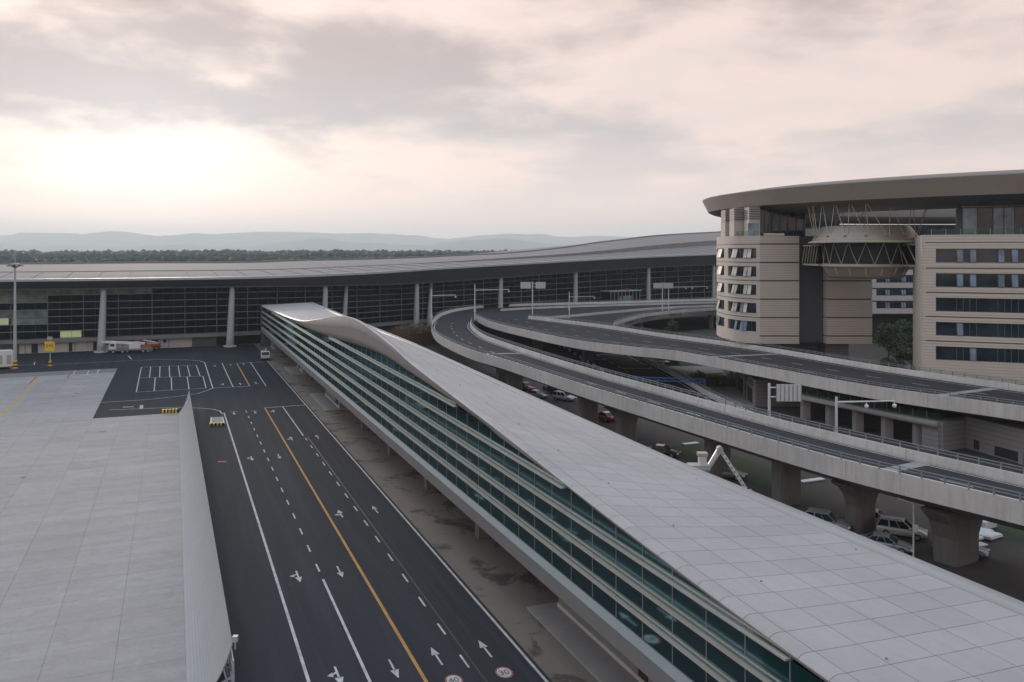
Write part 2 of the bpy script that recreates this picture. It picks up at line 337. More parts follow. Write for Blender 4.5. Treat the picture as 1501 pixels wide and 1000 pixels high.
# ------------------------------------------------------------------ mesh helpers
class MB:
    def __init__(s): s.v = []; s.f = []
    def add(s, vs, fs):
        o = len(s.v); s.v += [tuple(p) for p in vs]; s.f += [tuple(i + o for i in f) for f in fs]; return s
    def para(s, o, a, b, c):                                # parallelepiped from a corner and three edges
        o, a, b, c = map(Vector, (o, a, b, c))
        return s.add([o, o+a, o+a+b, o+b, o+c, o+a+c, o+a+b+c, o+b+c], [(3,2,1,0),(4,5,6,7),(0,1,5,4),(1,2,6,5),(2,3,7,6),(3,0,4,7)])
    def box(s, c, size, rz=0.0):
        x, y, z = size; r = Matrix.Rotation(rz, 3, 'Z'); a, b, d = r @ Vector((x,0,0)), r @ Vector((0,y,0)), Vector((0,0,z))
        return s.para(Vector(c) - (a+b+d)/2, a, b, d)
    def beam(s, p, q, w, h=None):
        p, q = Vector(p), Vector(q); d = q - p; h = h or w
        up = Vector((0,0,1)) if abs(d.normalized().z) < 0.98 else Vector((0,1,0))
        a = d.cross(up).normalized() * w; b = a.cross(d).normalized() * h
        return s.para(p - a/2 - b/2, d, a, b)
    def loft(s, rings, closed=True, caps=True):
        n = len(rings[0]); o = len(s.v)
        for r in rings: s.v += [tuple(p) for p in r]
        for i in range(len(rings) - 1):
            for j in range(n if closed else n - 1):
                k = (j + 1) % n
                s.f.append((o+i*n+j, o+i*n+k, o+(i+1)*n+k, o+(i+1)*n+j))
        if caps and closed:
            s.f.append(tuple(o+j for j in reversed(range(n)))); s.f.append(tuple(o+(len(rings)-1)*n+j for j in range(n)))
        return s
    def tube(s, p, q, r, r2=None, n=8):
        p, q = Vector(p), Vector(q); d = (q - p).normalized(); up = Vector((0,0,1)) if abs(d.z) < 0.95 else Vector((1,0,0))
        a = d.cross(up).normalized(); b = d.cross(a); r2 = r if r2 is None else r2
        ring = lambda c, k: [c + (a*math.cos(t) + b*math.sin(t))*k for t in [2*math.pi*i/n for i in range(n)]]
        return s.loft([ring(p, r), ring(q, r2)])
    def prism(s, poly, z0, z1):
        return s.loft([[(x, y, z0) for x, y in poly], [(x, y, z1) for x, y in poly]])
    def build(s, name, mat, parent=None, smooth=False):
        me = bpy.data.meshes.new(name)
        off = parent.location if parent is not None else Vector((0,0,0))
        if parent is not None and parent.parent is not None: off = off + parent.parent.location
        me.from_pydata([(x-off[0], y-off[1], z-off[2]) for x, y, z in s.v], [], s.f)
        me.materials.append(mat if not isinstance(mat, str) else MT[mat])
        if smooth: me.polygons.foreach_set('use_smooth', [True] * len(me.polygons))
        me.update()
        return link(name, me, parent)
def link(name, me, parent=None):
    o = bpy.data.objects.new(name, me); COL.objects.link(o)
    if parent is not None: o.parent = parent
    return o
def tag(o, label, cat, group=None):
    o['label'] = label; o['category'] = cat
    if group: o['group'] = group
    return o
def struct(o): o['kind'] = 'structure'; return o
def thing(name, label, cat, loc=(0,0,0), group=None, rz=0.0):
    o = bpy.data.objects.new(name, None); COL.objects.link(o); o.location = loc; o.rotation_euler.z = rz; o.empty_display_size = 0.5
    return tag(o, label, cat, group)
def sheet(poly, z): return MB().add([(x, y, z) for x, y in poly], [tuple(range(len(poly)))])
def ribbon(pts, w, z):                                       # a painted line along ground points
    pts = [Vector((p[0], p[1], 0)) for p in pts]; m = MB(); rings = []
    for i, p in enumerate(pts):
        d = (pts[min(i+1, len(pts)-1)] - pts[max(i-1, 0)]).normalized(); n = Vector((-d.y, d.x, 0)) * w / 2
        rings.append([(p+n)[:2] + (z,), (p-n)[:2] + (z,)])
    return m.loft(rings, closed=False)
def textmesh(txt, size):
    c = bpy.data.curves.new('lettering', 'FONT'); c.body = txt; c.size = size; c.align_x = 'CENTER'; c.align_y = 'CENTER'; c.resolution_u = 3
    o = bpy.data.objects.new('lettering', c); COL.objects.link(o)
    bpy.context.view_layer.update()
    me = bpy.data.meshes.new_from_object(o.evaluated_get(bpy.context.evaluated_depsgraph_get()))
    bpy.data.objects.remove(o); bpy.data.curves.remove(c); return me
# ================================================================== GROUND
struct(sheet([(-17900, -900), (17900, -900), (17900, 20000), (-17900, 20000)], -0.03).build('ground', 'field'))
def rpoly(pts): return [R(s, t)[:2] for s, t in pts]
airside = struct(sheet(rpoly([(-40, -170), (-40, 22.9), (264, 22.9), (264, -170)]), 0.0).build('service_road', 'asphalt'))
struct(sheet(rpoly([(-40, 22.9), (-40, 62), (330, 62), (264, 22.9)]) , -0.004).build('yard', 'dirt'))
def brownroad():
    m, nt, b = nodes('yard_asphalt')
    big = tex(nt, 0.08, 5, 0.6); fine = tex(nt, 4, 4, 0.7)
    c = mixc(nt, rng(nt, big, 0.3, 0.7), (0.026, 0.023, 0.022), (0.060, 0.048, 0.042)); c = mixc(nt, rng(nt, fine, 0.3, 0.8, 0, 0.4), c, (0.07, 0.06, 0.055))
    nt.links.new(c, b.inputs['Base Color']); b.inputs['Roughness'].default_value = 0.92; return m
MT['yard_asphalt'] = brownroad()
a0, a1 = R(-40, 62), R(330, 62)
struct(sheet([a0[:2], (260, -60), (260, 420), a1[:2]], -0.008).build('car_park', 'yard_asphalt'))
# ---- apron of concrete slabs
SL = 4.5
def apron():
    cells = []
    for i in range(-16, 45):
        s0 = 155.5 + (i - 32) * SL + 0.0
        for j in range(0, 36):
            t1 = 0.75 - j * SL; t0 = t1 - SL
            s1 = s0 + SL
            if s0 > 220: continue
            if s0 >= 155.4 and t1 > -12.6: continue
            x, y, _ = R((s0+s1)/2, (t0+t1)/2); 
            if y < 20: continue
            px = CX + F * x / y; py = HZ + F * CH / y
            vis = -40 < px < 330 and py < 1040
            if px < -260: continue
            cells.append((0 if vis else 1, y, s0, t0))
    cells.sort()
    base = struct(sheet(rpoly([(-40, -162), (-40, 0.75), (155.5, 0.75), (155.5, -12.75), (221.5, -12.75), (221.5, -162)]), 0.004).build('apron', 'slab_joint'))
    g = 0.012; rest = MB()
    me = None; c0 = R(SL/2, SL/2)
    for k, (vis, y, s0, t0) in enumerate(cells):
        o = R(s0+g, t0+g, -0.03); a = Vector(R(SL-2*g, 0)); b = Vector(R(0, SL-2*g))
        if k < 300:
            if me is None:
                m = MB().para((0,0,0), a, b, (0,0,0.055)); me = bpy.data.meshes.new('slab'); me.from_pydata(m.v, [], m.f); me.materials.append(MT['slab'])
            q = link('slab', me, base); q.location = o
        else: rest.para(o, a, b, (0,0,0.055))
    r = rest.build('slab_field', 'slab', base); r['kind'] = 'stuff'
    return base
apron_o = apron()
AZ = 0.030
def mark(pts, w, mat='white_paint', name='line', z=0.008, parent=None): return ribbon(pts, w, z).build(name, mat, parent or airside)
def rl(s0, s1, t, w=0.22, mat='white_paint', name='lane_line', n=2): return mark([R(lerp(s0, s1, k/(n-1)), t) for k in range(n)], w, mat, name)
rl(-30, 152.5, 8.15, 0.22); rl(-30, 154.6, 15.25, 0.24, 'yellow_paint'); rl(-30, 225, 22.55, 0.20)
rl(-30, 71.3, 11.85, 0.2); rl(128.6, 154.6, 18.4, 0.2)
mark([R(154.6, 15.1), R(154.6, 22.6)], 0.28, name='stop_line')
dash_me = None
def dashes(s0, s1, t):
    global dash_me
    s = s1
    while s > s0:
        if dash_me is None:
            m = ribbon([R(0, 0), R(1.9, 0)], 0.15, 0.0); dash_me = bpy.data.meshes.new('dash'); dash_me.from_pydata(m.v, [], m.f); dash_me.materials.append(MT['white_paint'])
        o = link('dash', dash_me, airside); o.location = R(s - 1.9, t, 0.008); s -= 5.2
dashes(72.5, 153, 11.85); dashes(-20, 127, 18.45)
for a, b in (((320, 599.5), (306, 599.5)), ): pass
mark([P(326, 607), P(322, 602.5), P(312, 600), P(296, 598.5), P(283, 598), P(262, 597), P(160, 601)], 0.2, name='edge_line')
mark([P(120, 592), P(150, 590), P(215, 586), P(262, 581), P(290, 577), P(305, 572), P(312, 569)], 0.2, name='edge_line')
mark([P(312, 569), P(300, 531.5), P(292, 529), P(270, 527.5), P(230, 527), P(180, 529.5), P(60, 535)], 0.22, name='edge_line')
mark([P(312, 569), P(367, 566)], 0.25, name='stop_line')
mark([P(366, 566), P(347, 532.5)], 0.28, 'yellow_paint', 'lane_line')
mark([P(341.7, 567.6), P(325.5, 532.5)], 0.2, name='lane_line'); mark([P(390, 566), P(367, 531)], 0.2, name='lane_line')
mark([P(347, 532.5), P(400, 530)], 0.22, name='stop_line')
# parking bays
A0, A1, B0, B1, C0, C1 = P(207.4, 538.4), P(287.6, 535.2), P(203.9, 554), P(297.5, 551.5), P(199.8, 575), P(302, 569)
for a, b in ((A0, A1), (B0, B1), (C0, C1)): mark([a, b], 0.2, name='bay_line')
def lp(a, b, f): return tuple(lerp(a[i], b[i], f) for i in range(3))
for k in range(7): mark([lp(A0, A1, k/6), lp(B0, lp(B0, B1, .955), k/6)], 0.2, name='bay_line')
for k in range(5): mark([lp(B0, B1, k/4), lp(C0, C1, k/4)], 0.2, name='bay_line')
# arrows: shapes in metres, forward = +s
def arrow_shape(kind):
    m = MB(); q = lambda pts: m.add([(*R(s, t), )[:2] + (0,) for s, t in pts], [tuple(range(len(pts)))])
    q([(0, -.1), (0, .1), (2.4, .1), (2.4, -.1)]); q([(2.2, -.42), (2.2, .42), (3.9, 0)])
    if kind == 'L': q([(1.0, -.1), (1.35, -.1), (1.7, -.5), (1.35, -.5)]); q([(1.05, -.45), (2.0, -.45), (1.55, -1.0)])
    if kind == 'R': q([(1.0, .1), (1.35, .1), (1.7, .5), (1.35, .5)]); q([(1.05, .45), (2.0, .45), (1.55, 1.0)])
    if kind == 'T': q([(-.25, -.9), (-.25, .9), (-.02, .9), (-.02, -.9)])
    return m
def arrow(px, py, kind='S', flip=False):
    m = arrow_shape(kind); k = -1 if flip else 1
    c = R(1.9, 0); me = bpy.data.meshes.new('arrow'); me.from_pydata([((x-c[0])*k*.7, (y-c[1])*k*.7, 0) for x, y, z in m.v], [], m.f); me.materials.append(MT['white_paint'])
    o = link('arrow', me, airside); p = P(px, py); o.location = (p[0], p[1], 0.009)
for px, py, k, fl in ((640, 962, 'S', 0), (711, 951, 'S', 0), (498, 838, 'S', 1), (577, 980, 'S', 1), (437, 845, 'R', 1), (496, 991, 'R', 1),
                      (499, 753, 'L', 0), (550, 747, 'S', 0), (369, 672, 'R', 1), (409, 669, 'S', 1), (427, 643, 'L', 0), (465, 640.5, 'S', 0),
                      (343, 606, 'T', 1), (374, 604.5, 'T', 1), (401, 603, 'L', 0), (327, 563.5, 'L', 0), (352, 563, 'S', 0), (375, 561.5, 'T', 0), (315, 536.5, 'T', 1), (338, 535, 'T', 1), (357, 534, 'T', 1)):
    arrow(px, py, k, fl)
mark([P(208, 599.5), P(208.6, 594)], 0.35, name='bar_mark'); mark([P(205.8, 599.5), P(206.4, 594)], 0.3, name='bar_mark')
mark([P(180, 597), P(196, 596.4)], 0.5, name='bar_mark')
mark([P(188, 521.5), P(193, 527)], 0.35, name='bar_mark')
mark([P(26, 536), P(50, 535), P(51, 531)], 0.3, name='corner_mark')
for t in (18.9,): rl(-20, 128, t, 0.12, 'black_paint', 'tar_seam')
# speed roundels painted on the road
def roundel(px, py, txt):
    p = P(px, py, 0); root = MB(); n = 28
    def disc(r0, r1, z, mat, name):
        m = MB(); v = []
        for r in (r0, r1):
            v.append([tuple(Vector(p) + Vector(R(r*1.35*math.sin(a), r*math.cos(a), z))) for a in [2*math.pi*i/n for i in range(n)]])
        m.loft([v[0], v[1]], caps=False); return m.build(name, mat, airside)
    disc(0.001, 0.47, 0.008, 'white_paint', 'roundel_disc'); disc(0.47, 0.58, 0.008, 'red_paint', 'roundel_ring')
    me = textmesh(txt, 0.72); me.transform(Matrix.Scale(1.25, 4, (0, 1, 0))); me.transform(Matrix.Rotation(math.atan2(UY, UX) - math.pi/2, 4, 'Z'))
    me.materials.append(MT['black_paint']); o = link('roundel_number', me, airside); o.location = (p[0], p[1], 0.013)
roundel(739, 986, '30'); roundel(665.5, 997.5, '40')
mark([P(319, 677), P(332, 676.7)], 0.75, 'red_paint', 'red_patch', 0.007)
# worn paint on the apron
def amark(pts, w, mat='apron_yellow', name='line'): return ribbon(pts, w, AZ).build(name, mat, apron_o)
amark([P(-60, 667), P(0, 612), P(30, 582), P(57, 555)], 0.55, name='taxi_line')
amark([P(64, 559.5), P(97, 558)], 0.35, 'red_paint', 'worn_line'); amark([P(43, 563), P(54, 552)], 0.3, 'red_paint', 'worn_line')
amark([P(98, 555), P(105, 545)], 0.25, 'red_paint', 'worn_line')
for a, b, c in ((107, 113, 550), (127, 133, 550), (142, 145, 548)):
    amark([P(a, c), P(a + 3.5, c - 6.5)], 0.22, 'white_paint', 'worn_line')
for px, py, L in ((113, 577, 9), (108, 582, 5), (124, 563.5, 4), (150, 633.5, 10), (34, 700.5, 8), (115, 564.5, 5)):
    amark([P(px - L/2, py), P(px + L/2, py - 0.3)], 0.7, 'red_paint', 'red_patch')
amark([P(0, 607), P(138, 601), ], 0.12, 'white_paint', 'worn_line')

# ---- the curved jet blast deflector
def deflector():
    s0, s1 = 53.2, 155.0; t = thing('blast_deflector', 'long curved pale steel blast fence between the concrete apron and the road', 'blast fence', R(s0, 0.75))
    n = 34
    def prof(s):
        f = (s - s0) / (s1 - s0); w = lerp(2.55, 1.69, f); H = 3.95
        return [(0.75 + w*(.45*math.sin(a) + .55*a/(math.pi/2)), H*(.45*(1 - math.cos(a)) + .55*a/(math.pi/2))) for a in [math.pi/2*k/20 for k in range(21)]]
    for i in range(n):
        a, b = lerp(s0, s1, i/n), lerp(s0, s1, (i+1)/n) - 0.004
        r = []
        for s in (a, b):
            p = prof(s); top = [R(s, x, z + 0.02) for x, z in p]; bot = [R(s, x + 0.05, z - 0.02 if k else 0.0) for k, (x, z) in enumerate(p)]
            r.append(top + bot[::-1])
        MB().loft(r).build('deflector_plate', 'deflector', t)
    for i in range(0, n + 1):
        s = lerp(s0, s1, i/n) + (0.1 if i == 0 else -0.1); p = prof(s); f = MB()
        te = p[-1][0]
        f.beam(R(s, te + .14, 0), R(s, te + .08, 2.9), 0.12); f.beam(R(s, 1.6, 0.1), R(s, te + .1, 0.1), 0.12)
        f.beam(R(s, te + .1, 1.9), R(s, p[10][0] + .1, p[10][1] - .1), 0.1); f.beam(R(s, te + .1, 0.3), R(s, p[14][0] + .08, p[14][1] - .08), 0.1); f.beam(R(s, te + .1, 1.2), R(s, p[6][0] + .1, p[6][1] - .1), 0.1)
        f.build('support_frame', 'steel', t)
    for z in (0.9, 1.8, 2.6):
        MB().beam(R(s0, 3.42, z), R(s1, 2.56, z), 0.08).build('tie_rail', 'steel', t)
    # lamp bracket on the near corner
    MB().box(R(s0, 3.5, 4.25), (0.3, 0.3, 0.35)).tube(R(s0, 3.5, 3.6), R(s0, 3.5, 4.1), 0.05).build('corner_lamp', 'steel', t)
deflector()

# ================================================================== GLAZED CONCOURSE (the long bridge with the wave roof)
TL, TR, SB, SE = 24.4, 39.2, -14.0, 257.0
zL = lambda s: smooth_interp(s, [-14, 25, 43, 61, 76, 90, 97, 111, 121, 132, 152, 176, 220, 258], [10.0, 10.96, 12.1, 13.7, 14.9, 16.1, 16.95, 18.15, 18.6, 18.2, 16.2, 14.1, 12.95, 12.5])
zG0 = lambda s: smooth_interp(s, [-14, 49, 70, 79, 89, 103, 119, 151, 176, 220, 258], [9.0, 12.3, 13.57, 14.1, 14.5, 15.0, 14.67, 13.4, 12.9, 12.3, 12.0])
zG = lambda s: min(zG0(s), zL(s) - 0.42)
zR = lambda s: interp(s, [-14, 60, 143, 212, 258], [10.4, 10.4, 12.1, 12.6, 13.0])
def zroof(s, t):
    a = (TR - t) / (TR - TL); a = min(max(a, 0), 1)
    z = zR(s) + (zL(s) - zR(s)) * a ** 1.25
    e = t - TL
    if e < 0.45: z -= 0.20 * (1 - e / 0.45) ** 2
    return z
def concourse():
    c = thing('glazed_concourse', 'long raised glass concourse with a pale panelled wave shaped roof', 'concourse', R(120, 31))
    # roof deck under the panels
    N = 110; rings = []
    ts = [TL, TL+.1, TL+.25, TL+.45, 27, 29.5, 32, 34.5, 37, TR]
    for i in range(N + 1):
        s = lerp(SB, SE, i/N); top = [R(s, t, zroof(s, t) - 0.03) for t in ts]; bot = [R(s, TR, zR(s) - 0.6), R(s, TL + 0.3, zG(s) - 0.0)]
        rings.append(top + bot)
    MB().loft(rings).build('roof_deck', 'under_panel', c, True)
    # panels
    k = 0; rest = MB(); pt = [TL, TL+0.9, 27.7, 30.3, 32.9, 35.5, 38.1]; row = 1.8; i = 0; items = []
    s = SB
    while s < SE - 0.1:
        e = min(s + row, SE)
        for j in range(6): items.append((s, e, pt[j], pt[j+1]))
        s = e
    # nearest panels in view first
    def seen(it):
        x, y, z = R((it[0]+it[1])/2, (it[2]+it[3])/2, 11)
        if y < 15: return (1, y)
        px, py = CX + F*x/y, HZ + F*(CH - z)/y
        return (0 if (px < 1540 and py < 1040) else 1, y)
    items.sort(key=seen)
    g = 0.018
    for n_, (s0, s1, t0, t1) in enumerate(items):
        m = rest if n_ >= 300 else MB()
        q = 3 if t0 < TL + 0.5 else 2; tt = [lerp(t0 + (g if t0 > TL else 0), t1 - g, a/q) for a in range(q+1)]
        if t0 == TL: tt = [TL, TL+.1, TL+.25, TL+.45, t1-g]
        rr = []
        for sx in (s0 + g, (s0+s1)/2, s1 - g):
            rr.append([R(sx, t, zroof(sx, t)) for t in tt] + [R(sx, tt[-1], zroof(sx, tt[-1]) - 0.05), R(sx, tt[0], zroof(sx, tt[0]) - 0.05)])
        m.loft(rr)
        if n_ < 300: m.build('roof_panel', 'panel', c)
    o = rest.build('roof_panel_field', 'panel', c); o['kind'] = 'stuff'
    # gutter strip and right eave
    rings = []; r2 = []
    for i in range(N + 1):
        s = lerp(SB, SE, i/N); z = zR(s)
        rings.append([R(s, 38.16, zroof(s, 38.16) - .0), R(s, TR + .35, z + .06), R(s, TR + .4, z - .55), R(s, 38.16, z - .5)])
    MB().loft(rings).build('eave', 'panel', c, True)
    # soffit band between glass head and roof edge
    rings = []
    for i in range(N + 1):
        s = lerp(SB, SE, i/N); z1 = zroof(s, TL) - 0.05; z0 = zG(s)
        rings.append([R(s, TL + 0.02 + 0.25*k/4*(1 if z1 - z0 > .5 else .3), lerp(z1, z0, k/4)) for k in range(5)] + [R(s, TL + 0.6, z0), R(s, TL + .6, z1)])
    MB().loft(rings).build('soffit', 'soffit', c, True)
    # floor, base fascia, sill
    fl = MB().para(R(SB, TL + .1, 4.62), R(SE - SB, 0), R(0, TR - TL - .2), (0, 0, 1.2)); fl.build('floor_slab', 'interior', c)
    MB().para(R(SB, TL - .12, 4.55), R(SE - SB, 0), R(0, .3), (0, 0, 1.05)).build('base_fascia', 'fascia', c)
    MB().loft([[R(s, TL - .14, 5.6), R(s, TL + .2, 5.6), R(s, TL + .2, 6.12), R(s, TL + .1, 6.12), R(s, TL - .14, 5.66)] for s in (SB, SE)]).build('sill', 'sill', c)
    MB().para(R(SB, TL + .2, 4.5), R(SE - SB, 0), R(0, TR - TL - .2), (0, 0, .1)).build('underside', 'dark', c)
    # glass, ledges, mullions
    levels = [6.15, 7.45, 9.0, 10.55, 12.1, 13.65, 15.2]; bay = 3.0; nb = int((SE - SB) / bay)
    share = {}
    for b in range(nb):
        s0, s1 = SB + b*bay + .04, SB + (b+1)*bay - .04
        for k in range(len(levels) - 1):
            lo, hi = levels[k] + .04, levels[k+1] - .04
            h0, h1 = min(hi, zG(s0)), min(hi, zG(s1))
            if max(h0, h1) < lo + .1: continue
            h0, h1 = max(h0, lo + .02), max(h1, lo + .02)
            if min(h0, h1) >= hi - 1e-6:
                if k not in share:
                    m = MB().para((0, 0, 0), R(s1 - s0, 0), R(0, .03), (0, 0, hi - lo)); me = bpy.data.meshes.new('pane'); me.from_pydata(m.v, [], m.f); me.materials.append(MT['teal_glass']); share[k] = me
                o = link('pane', share[k], c); o.location = Vector(R(s0, TL + .12, lo)) - c.location
            else:
                MB().loft([[R(s0, TL+.12, lo), R(s0, TL+.15, lo), R(s0, TL+.15, h0), R(s0, TL+.12, h0)], [R(s1, TL+.12, lo), R(s1, TL+.15, lo), R(s1, TL+.15, h1), R(s1, TL+.12, h1)]]).build('pane', 'teal_glass', c)
    for b in range(nb + 1):
        s = SB + b*bay; h = zG(s)
        MB().para(R(s - .03, TL + .1, 6.1), R(.06, 0), R(0, .16), (0, 0, h - 6.1)).build('mullion', 'rail', c)
    for k, z in enumerate(levels[1:-1]):
        # stretches of the ledge where the glass is tall enough
        run = []; s = SB
        while s <= SE:
            if zG(s) > z + .1: run.append(s)
            else:
                if len(run) > 3: ledge(c, run[0], run[-1], z)
                run = []
            s += 1.0
        if len(run) > 3: ledge(c, run[0], run[-1], z)
    # right-hand wall: glass bays with posts
    for b in range(0, nb, 2):
        s0 = SB + b*bay
        MB().para(R(s0 + .05, TR - .3, 5.8), R(5.9, 0), R(0, .03), (0, 0, 4.0)).build('pane', 'terminal_glass', c)
        MB().para(R(s0 - .05, TR - .4, 5.8), R(.1, 0), R(0, .2), (0, 0, 4.2)).build('mullion', 'rail', c)
    # slanted props inside, seen through the glass
    for b in range(0, nb, 3):
        s = SB + b*bay + 1.2; h = min(zG(s), zR(s))
        m = MB().tube(R(s, TL + 1.6, 5.8), R(s + 1.5, TL + 1.2, zG(s) - .1), .09).tube(R(s, TL + 1.6, 5.8), R(s - 1.5, TL + 1.2, zG(s) - .1), .09)
        m.build('inner_prop', 'steel', c)
    for b in range(0, nb, 2):
        s = SB + b*bay + 2
        MB().box(R(s, 31 + 3*math.sin(b*1.7), 6.35), (1.6 + (b % 3)*.8, 1.0, 1.1), .4).build('inner_counter', ['pale_concrete', 'ledge', 'steel', 'fascia'][b % 4], c)
    MB().para(R(SB, 27.4, 9.1), R(SE - SB, 0), R(0, .5), (0, 0, .25)).build('inner_beam', 'rail', c)
    # roof outlets
    for i in range(30):
        s = 18 + i*8.0
        for t in (27.9, 37.3):
            if i % 2 and t > 30: continue
            p = R(s + (3 if t > 30 else 0), t); z = zroof(s, t)
            MB().tube((p[0], p[1], z - .02), (p[0], p[1], z + .07), .075, .05).build('roof_outlet', 'rail', c)
    # supports and the rooms under the bridge
    for s in range(76, 256, 18):
        if 144 < s < 168: continue
        for t in (28.2, 36):
            MB().box(R(s, t, 2.25), (1.1, 1.1, 4.5), math.atan2(UY, UX)).build('support_column', 'girder', c)
    for (s0, s1, t0, t1) in ((-14, 58.4, 28.1, 37), (148, 163, 27.6, 36), (196, 206, 28, 36), (246, 256, 27, 38)):
        MB().para(R(s0, t0, 0), R(s1 - s0, 0), R(0, t1 - t0), (0, 0, 4.5)).build('ground_room', 'fascia', c)
        MB().para(R(s0, t0 - .12, 0), R(s1 - s0, 0), R(0, .12), (0, 0, .45)).build('plinth', 'pale_concrete', c)
    MB().para(R(45.2, 28.04, .46), R(1.1, 0), R(0, .05), (0, 0, 2.4)).build('doorway', 'dark', c)
    for k in range(3):
        MB().para(R(54.0 + k*1.45, 28.04, 1.0), R(1.3, 0), R(0, .05), (0, 0, 3.2)).build('white_window', 'white_body', c)
    MB().para(R(149.5, 27.54, .5), R(2.6, 0), R(0, .05), (0, 0, 2.6)).build('doorway', 'dark', c)
    MB().para(R(256.2, TL - .3, 0), R(.9, 0), R(0, 16), (0, 0, 12.4)).build('end_frame', 'tfascia', c)
    return c
def ledge(c, a, b, z):
    m = MB().para(R(a, TL - .16, z - .05), R(b - a, 0), R(0, .30), (0, 0, .09)); m.para(R(a, TL + .02, z + .26), R(b - a, 0), R(0, .09), (0, 0, .06)); m.build('ledge', 'ledge', c)
conc = concourse()
for s0, s1, t0 in ((-30, 59.2, 25.7), (147, 166, 24.8), (194, 208, 25)):
    struct(MB().para(R(s0, t0, -.05), R(s1 - s0, 0), R(0, 37.5 - t0), (0, 0, .2)).build('pavement', 'paving'))

# ================================================================== TERMINAL
TT = [-150, -60, 15, 50, 82, 130, 186, 240, 320]
fs = lambda t: smooth_interp(t, TT, [264, 264, 264.5, 272, 288, 303, 317, 331, 352])
eav = lambda t: smooth_interp(t, TT, [21, 21, 21, 21.6, 22.7, 24.5, 26.6, 28, 29.5])
fbt = lambda t: smooth_interp(t, TT, [18, 18, 17.9, 17.5, 17.4, 19.2, 21.4, 22.6, 24])
CREST = ([], [])
rise = lambda t: smooth_interp(t, *CREST)
def fdir(t):
    a, b = Vector(R(fs(t - .5), t - .5)), Vector(R(fs(t + .5), t + .5)); d = (b - a).normalized(); return d, Vector((-d.y, d.x, 0))   # along, inward
def fp(t, off, z):
    d, n = fdir(t); p = Vector(R(fs(t), t)) + n * off; return (p.x, p.y, z)
def solve_crest():
    ts, rs = [-150.0], [3.3]
    for px, py in ((60, 384.5), (250, 383), (400, 381.5), (577, 377.5), (660, 374), (750, 369.5), (821, 362.5), (880, 354), (943, 346.5), (1051, 339.5), (1160, 336)):
        lo, hi = -140.0, 318.0
        for _ in range(40):
            m = (lo + hi)/2; x, y, _z = fp(m, 55, 0)
            if CX + F*x/y < px: lo = m
            else: hi = m
        x, y, _z = fp(lo, 55, 0); ts.append(lo); rs.append(CH - (py - HZ)*y/F - .55 - eav(lo))
    ts.append(330.0); rs.append(rs[-1] + .5); CREST[0].extend(ts); CREST[1].extend(rs)
solve_crest()
